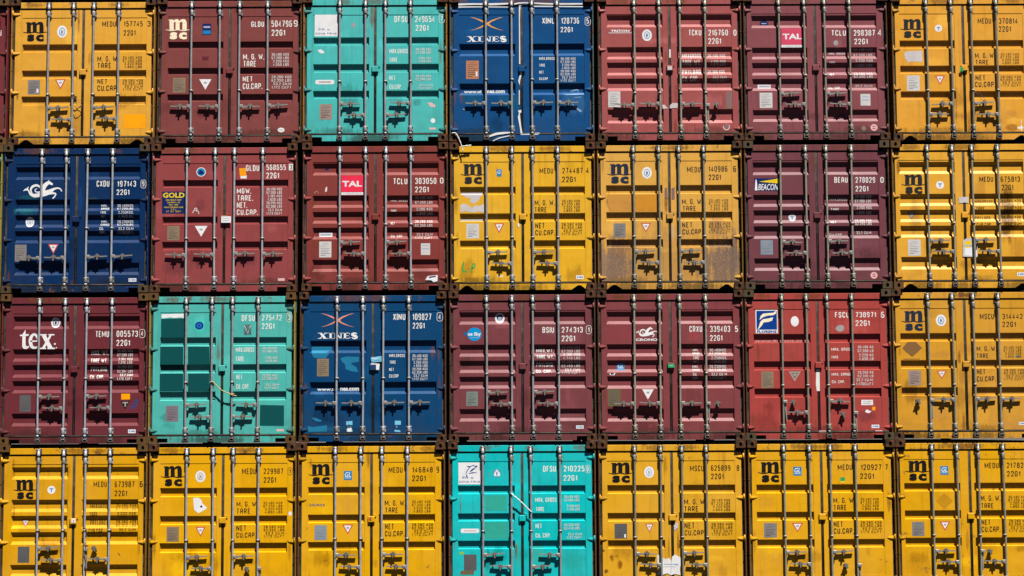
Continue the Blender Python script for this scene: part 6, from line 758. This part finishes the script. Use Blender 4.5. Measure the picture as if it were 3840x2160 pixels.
def container(key, d):
    seed = key[0] * 10 + key[1]
    rnd = random.Random(seed)
    e = bpy.data.objects.new('shipping_container', None)
    COL.objects.link(e)
    e.location = (d['o'][0], 0, d['o'][1])
    e.empty_display_size = .3
    e['label'] = d['label']; e['category'] = 'shipping container'; e['group'] = 'stacked shipping containers'
    wear = d.get('wear', .32 if key[0] < 4 else .36)
    # wear of its own for every box: smudges by the handles, rust runs under hinges and bar brackets, pale rubbed spots
    r_, g_, b_ = d['rgb']
    own = []
    for _ in range(rnd.randint(2, 4)):
        own.append((rnd.uniform(-1.0, 1.0), rnd.uniform(.25, .8), rnd.uniform(.06, .22), rnd.uniform(.05, .20), (r_ * .66, g_ * .62, b_ * .62), rnd.uniform(.35, .7)))
    for _ in range(rnd.randint(2, 4)):
        own.append((rnd.choice((-1.1, -.99, -.08, .08, .99, 1.1)) + rnd.uniform(-.03, .03), rnd.choice((2.12, 1.45, .79, .2)) + rnd.uniform(-.1, .1), rnd.uniform(.015, .035), rnd.uniform(.08, .22), (112, 62, 26), rnd.uniform(.4, .85)))
    for _ in range(rnd.randint(1, 3)):
        own.append((rnd.uniform(-1.0, 1.0), rnd.uniform(.3, 2.1), rnd.uniform(.05, .30), rnd.uniform(.04, .16), (min(255, r_ * 1.08 + 18), min(255, g_ * 1.08 + 20), min(255, b_ * 1.08 + 22)), rnd.uniform(.25, .6)))
    own.append((rnd.uniform(-1, 1), .17, rnd.uniform(.25, .7), .06, (r_ * .5 + 20, g_ * .5 + 14, b_ * .5 + 10), .7))
    P = paint('paint_%d%d' % key, d['rgb'], seed, wear, list(d['blot']) + own, .42)
    PF = paint('frame_paint_%d%d' % key, d['rgb'], seed + 500, min(1, wear + .25), [(rnd.uniform(-1, 1), .05, rnd.uniform(.2, .5), .07, (r_ * .45 + 22, g_ * .45 + 16, b_ * .45 + 12), .9) for _ in range(3)] + [(rnd.uniform(-1, 1), 2.37, rnd.uniform(.1, .3), .05, (104, 62, 30), .7) for _ in range(2)], .6)
    if d['post'] == 'self':
        PP = PF
    else:
        c, r = POST[d['post']]
        PP = paint('post_paint_%d%d' % key, c, seed + 900, r, (), .5, .1, .6)
    ck = d['cast']
    if ck not in CAST_M:
        c, r = CAST[ck]
        CAST_M[ck] = paint('casting_' + ck, c, 77, r, (), .4, .1, .7)
    PC = CAST_M[ck]
    # frame
    for s in (-1, 1):
        link('side_wall', S['wall'], e, PF).scale.x = s
        link('corner_post', S['post_l' if s < 0 else 'post_r'], e, PP)
        for z in (.059, H - .059):
            link('corner_casting', S['casting'], e, PC, (s * (W - .081), 0, z))
            link('corner_casting', S['casting'], e, PC, (s * (W - .081), 6.06, z), (0, 0, math.pi))
    link('roof', S['roof'], e, PF); link('underframe', S['floor'], e, M_UNDER); link('end_wall', S['back'], e, PF)
    link('header', S['header'], e, PF)
    link('bottom_sill', S['sill_' + d['notch']], e, PF)
    link('door_gasket', S['gasket'], e, M_RUB)
    x0, x1, x2, x3 = [v / 1000 for v in d['pan']]
    x0 = max(x0, -1.10); x3 = min(x3, 1.10); x1 = min(x1, -.05); x2 = max(x2, .05)
    recs = sorted([(a / 1000, b / 1000) for a, b in d['rec']], reverse=True)
    recs = [(min(a, PZ1 - .01), max(b, PZ0 + .01)) for a, b in recs]
    leaves = []
    for side, (a, b, p, q) in enumerate(((-1.1415, -.0232, x0, x1), (.0232, 1.1415, x2, x3))):
        me, prof, folds = door_leaf_mesh(side, a, b, p, q, recs, d['kind'])
        dr = link('door', me, e, P)
        leaves.append((dr, prof, folds))
        for z in (2.217, 1.552, .886, .211):
            link('hinge', S['hinge_l' if side == 0 else 'hinge_r'], dr, PF, (-1.202 if side == 0 else 1.202, 0, z))
    link('lock_plate', S['lock'], leaves[1][0], P, (0.004, 0, d.get('lockz', 1.225)))
    bm_ = rnd.choice(M_BAR[:2]) if key[1] < 5 else rnd.choice(M_BAR[2:])
    fit = M_FIT
    for i, bx in enumerate(d['bars']):
        dr = leaves[i // 2][0]
        bx /= 1000
        link('locking_bar', S['bar%d' % rnd.choice((0, 0, 1, 2, 3))], dr, bm_, (bx, YB, 0), (rnd.uniform(-.0012, .0012), rnd.uniform(-.0022, .0022), rnd.uniform(-.3, .3)))
        for z in (2.205, .212):
            link('bar_bracket', S['bracket'], dr, bm_ if rnd.random() < .6 else fit, (bx, 0, z))
        link('bar_guide', S['guide'], dr, fit, (bx, 0, d['ring'] / 1000))
        link('cam_keeper', S['keeper'], e, M_DARK, (bx, -.001, 2.366))
        link('cam_keeper', S['keeper'], e, M_DARK, (bx, -.007, .070), (0, math.pi, 0))
    for h in d['h']:
        i, z, k = h[:3]; z /= 1000
        bx = d['bars'][i] / 1000
        dr = leaves[i // 2][0]
        if k == 'D':
            link('door_handle', S['handle_R'], dr, fit, (bx + (.030 if i in (0, 2, 3) else -.03), 0, z + .03), (0, math.pi / 2 + rnd.uniform(-.03, .03), 0))
            link('handle_catch', S['catch'], dr, M_CATCH, (h[3] / 1000, 0, h[4] / 1000), (0, rnd.uniform(-.5, -.2), 0))
        else:
            sg = 1 if k == 'R' else -1
            tilt = rnd.uniform(-.03, .03) if rnd.random() < .75 else rnd.uniform(-.08, .08)
            link('door_handle', S['handle_' + k], dr, fit, (bx, 0, z), (0, tilt, 0))
            link('handle_catch', S['catch'], dr, M_CATCH, (bx + sg * .185, 0, z + .010), (0, rnd.uniform(-.12, .12), 0))
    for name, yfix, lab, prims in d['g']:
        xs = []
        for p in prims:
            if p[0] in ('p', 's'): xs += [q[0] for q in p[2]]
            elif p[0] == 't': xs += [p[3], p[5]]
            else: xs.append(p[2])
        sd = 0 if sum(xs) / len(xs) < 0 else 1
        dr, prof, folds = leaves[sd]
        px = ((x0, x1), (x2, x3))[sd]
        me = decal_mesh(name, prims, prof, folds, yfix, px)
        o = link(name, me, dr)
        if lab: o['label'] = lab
    return e

ALL = {}
for key in sorted(DATA):
    ALL[key] = container(key, DATA[key])

# ------------------------------------------------------------ the stack beyond the left edge, of which slivers show
def neighbour(key, src, x, z, rgb, label, post):
    d = dict(DATA[src]); d['o'] = (x, z); d['rgb'] = rgb; d['label'] = label; d['post'] = post; d['blot'] = []
    d['g'] = []
    if key == (1, 0):
        d['g'] = [('serial_number', None, None, [('t', 'w', '8', 1056, 1850, 1086, 1945)])]
    return container(key, d)
neighbour((1, 0), (3, 1), -9.785, 7.452, (122, 48, 52), 'dark red container cut by the left edge of the photo in the top row', 'self')
neighbour((2, 0), (3, 2), -9.835, 4.972, (70, 180, 160), 'turquoise container of which only a sliver shows left of the navy one', 'ygreen')
neighbour((3, 0), (2, 4), -9.830, 2.480, (222, 168, 30), 'yellow container of which only a sliver shows left of the dark maroon one', 'ydark')
neighbour((4, 0), (4, 2), -9.815, 0.0, (222, 165, 10), 'yellow container at the foot of the stack beyond the left edge', 'ydark')

# the next tier up: only a strip of its bottom edge shows along the top of the photo
for c in range(0, 8):
    src = ((4, 2), (2, 4), (3, 2), (2, 2), (4, 1), (3, 4), (4, 6), (3, 7))[c]
    x = -9.80 if c == 0 else DATA[(1, c)]['o'][0] + (.01 if c % 2 else -.008)
    zz = 7.452 if c == 0 else DATA[(1, c)]['o'][1]
    neighbour((0, c), src, x, zz + 2.492, DATA[src]['rgb'], ('container above the %s, cut by the top edge' % (
        'dark red one cut by the left edge', 'one with a bright orange rectangle', 'one with a cream round lettered logo', 'turquoise one numbered 249654', 'one wrapped in white tape',
        'faded pinkish red one', 'dull maroon one with two white plates', 'pale yellow one numbered 370814')[c]), 'ydark' if c in (0, 1, 4, 6, 7) else 'brown')

# ------------------------------------------------------------ loose ropes and straps
def P3(key, x, y, z):
    o = DATA[key]['o']
    return (o[0] + x / 1000, y, o[1] + z / 1000)
def rope(name, label, cat, strands, mat):
    m = MB()
    for pts, r in strands:
        # catmull-rom
        q = []
        pts = [Vector(p) for p in pts]
        for i in range(len(pts) - 1):
            a, b, c, d = pts[max(i - 1, 0)], pts[i], pts[i + 1], pts[min(i + 2, len(pts) - 1)]
            for t in (0, .25, .5, .75):
                q.append(.5 * ((2 * b) + (c - a) * t + (2 * a - 5 * b + 4 * c - d) * t * t + (3 * b - a - 3 * c + d) * t ** 3))
        q.append(pts[-1])
        m.tube(q, [r * (1 + .25 * math.sin(i * 2.1)) for i in range(len(q))], 7)
    o = bpy.data.objects.new(name, m.mesh(name, [mat])); COL.objects.link(o)
    o['label'] = label; o['category'] = cat
    return o
rope('rope', 'frayed tan rope tied between two locking bars of the turquoise container with dark rectangles', 'rope', [([P3((3, 2),-186,-0.015,993), P3((3, 2),-138,-0.020,1001), P3((3, 2),-58,-0.020,922), P3((3, 2),31,-0.025,851), P3((3, 2),136,-0.020,807), P3((3, 2),197,-0.015,781), P3((3, 2),252,0.000,769)], 0.0085), ([P3((3, 2),-147,-0.015,1001), P3((3, 2),-123,0.000,958), P3((3, 2),-135,0.020,906), P3((3, 2),-98,0.030,880)], 0.006), ([P3((3, 2),170,-0.015,807), P3((3, 2),148,-0.010,790), P3((3, 2),213,0.000,811)], 0.006)], M_ROPE)
rope('strap', 'white twisted strap tied between two locking bars of the bright turquoise container', 'strap', [([P3((4, 4),-184,-0.015,1635), P3((4, 4),-155,-0.020,1606), P3((4, 4),-88,-0.022,1555), P3((4, 4),-17,-0.022,1491), P3((4, 4),54,-0.020,1420), P3((4, 4),126,-0.015,1348), P3((4, 4),153,-0.010,1332)], 0.009)], M_STRAP)
rope('strap', 'pale loose strap hanging over the corner casting below the blue container in the top row', 'strap', [([P3((1, 4),-1170,-0.012,133), P3((1, 4),-1117,-0.020,137), P3((1, 4),-1073,-0.020,83), P3((1, 4),-1037,-0.020,2), P3((1, 4),-1002,-0.015,-96), P3((1, 4),-981,-0.012,-176)], 0.009), ([P3((1, 4),-993,-0.012,-90), P3((1, 4),-922,-0.012,-80), P3((1, 4),-846,-0.012,-73)], 0.011)], M_STRAP)
rope('wire', 'thin bent wire beside the second locking bar of the container with the orange rectangle', 'wire', [([P3((1, 1),-154,-0.015,827), P3((1, 1),-100,-0.020,763), P3((1, 1),-52,0.000,743), P3((1, 1),-3,0.010,756)], 0.004), ([P3((1, 1),-130,0.000,659), P3((1, 1),-83,-0.010,608), P3((1, 1),-29,-0.010,615), P3((1, 1),8,0.000,658), P3((1, 1),-51,0.000,712), P3((1, 1),-113,0.000,704)], 0.004)], M_DARK)
rope('wire', 'dark wire trailing down the third locking bar of the deep yellow container', 'wire', [([P3((4, 1),196,-0.010,1128), P3((4, 1),235,-0.015,1073), P3((4, 1),227,-0.010,1001), P3((4, 1),269,0.000,961)], 0.005), ([P3((4, 1),242,0.000,882), P3((4, 1),217,-0.012,860), P3((4, 1),231,-0.014,781), P3((4, 1),204,-0.014,686), P3((4, 1),231,-0.012,592), P3((4, 1),214,-0.012,450)], 0.007)], M_DARK)
rope('wire', 'loop of wire on a locking bar of the yellow container at the top right', 'wire', [([P3((1, 7),155,-0.010,808), P3((1, 7),196,-0.020,761), P3((1, 7),250,-0.010,690), P3((1, 7),332,0.000,656), P3((1, 7),263,0.000,755), P3((1, 7),217,-0.010,790)], 0.004)], M_DARK)


# ------------------------------------------------------------ yard
m = MB()
m.face([(-900, -900, 0), (900, -900, 0), (900, 900, 0), (-900, 900, 0)])
g = bpy.data.objects.new('ground', m.mesh('ground', [ground_material()]))
COL.objects.link(g)
g.location.z = -0.012
g['kind'] = 'structure'
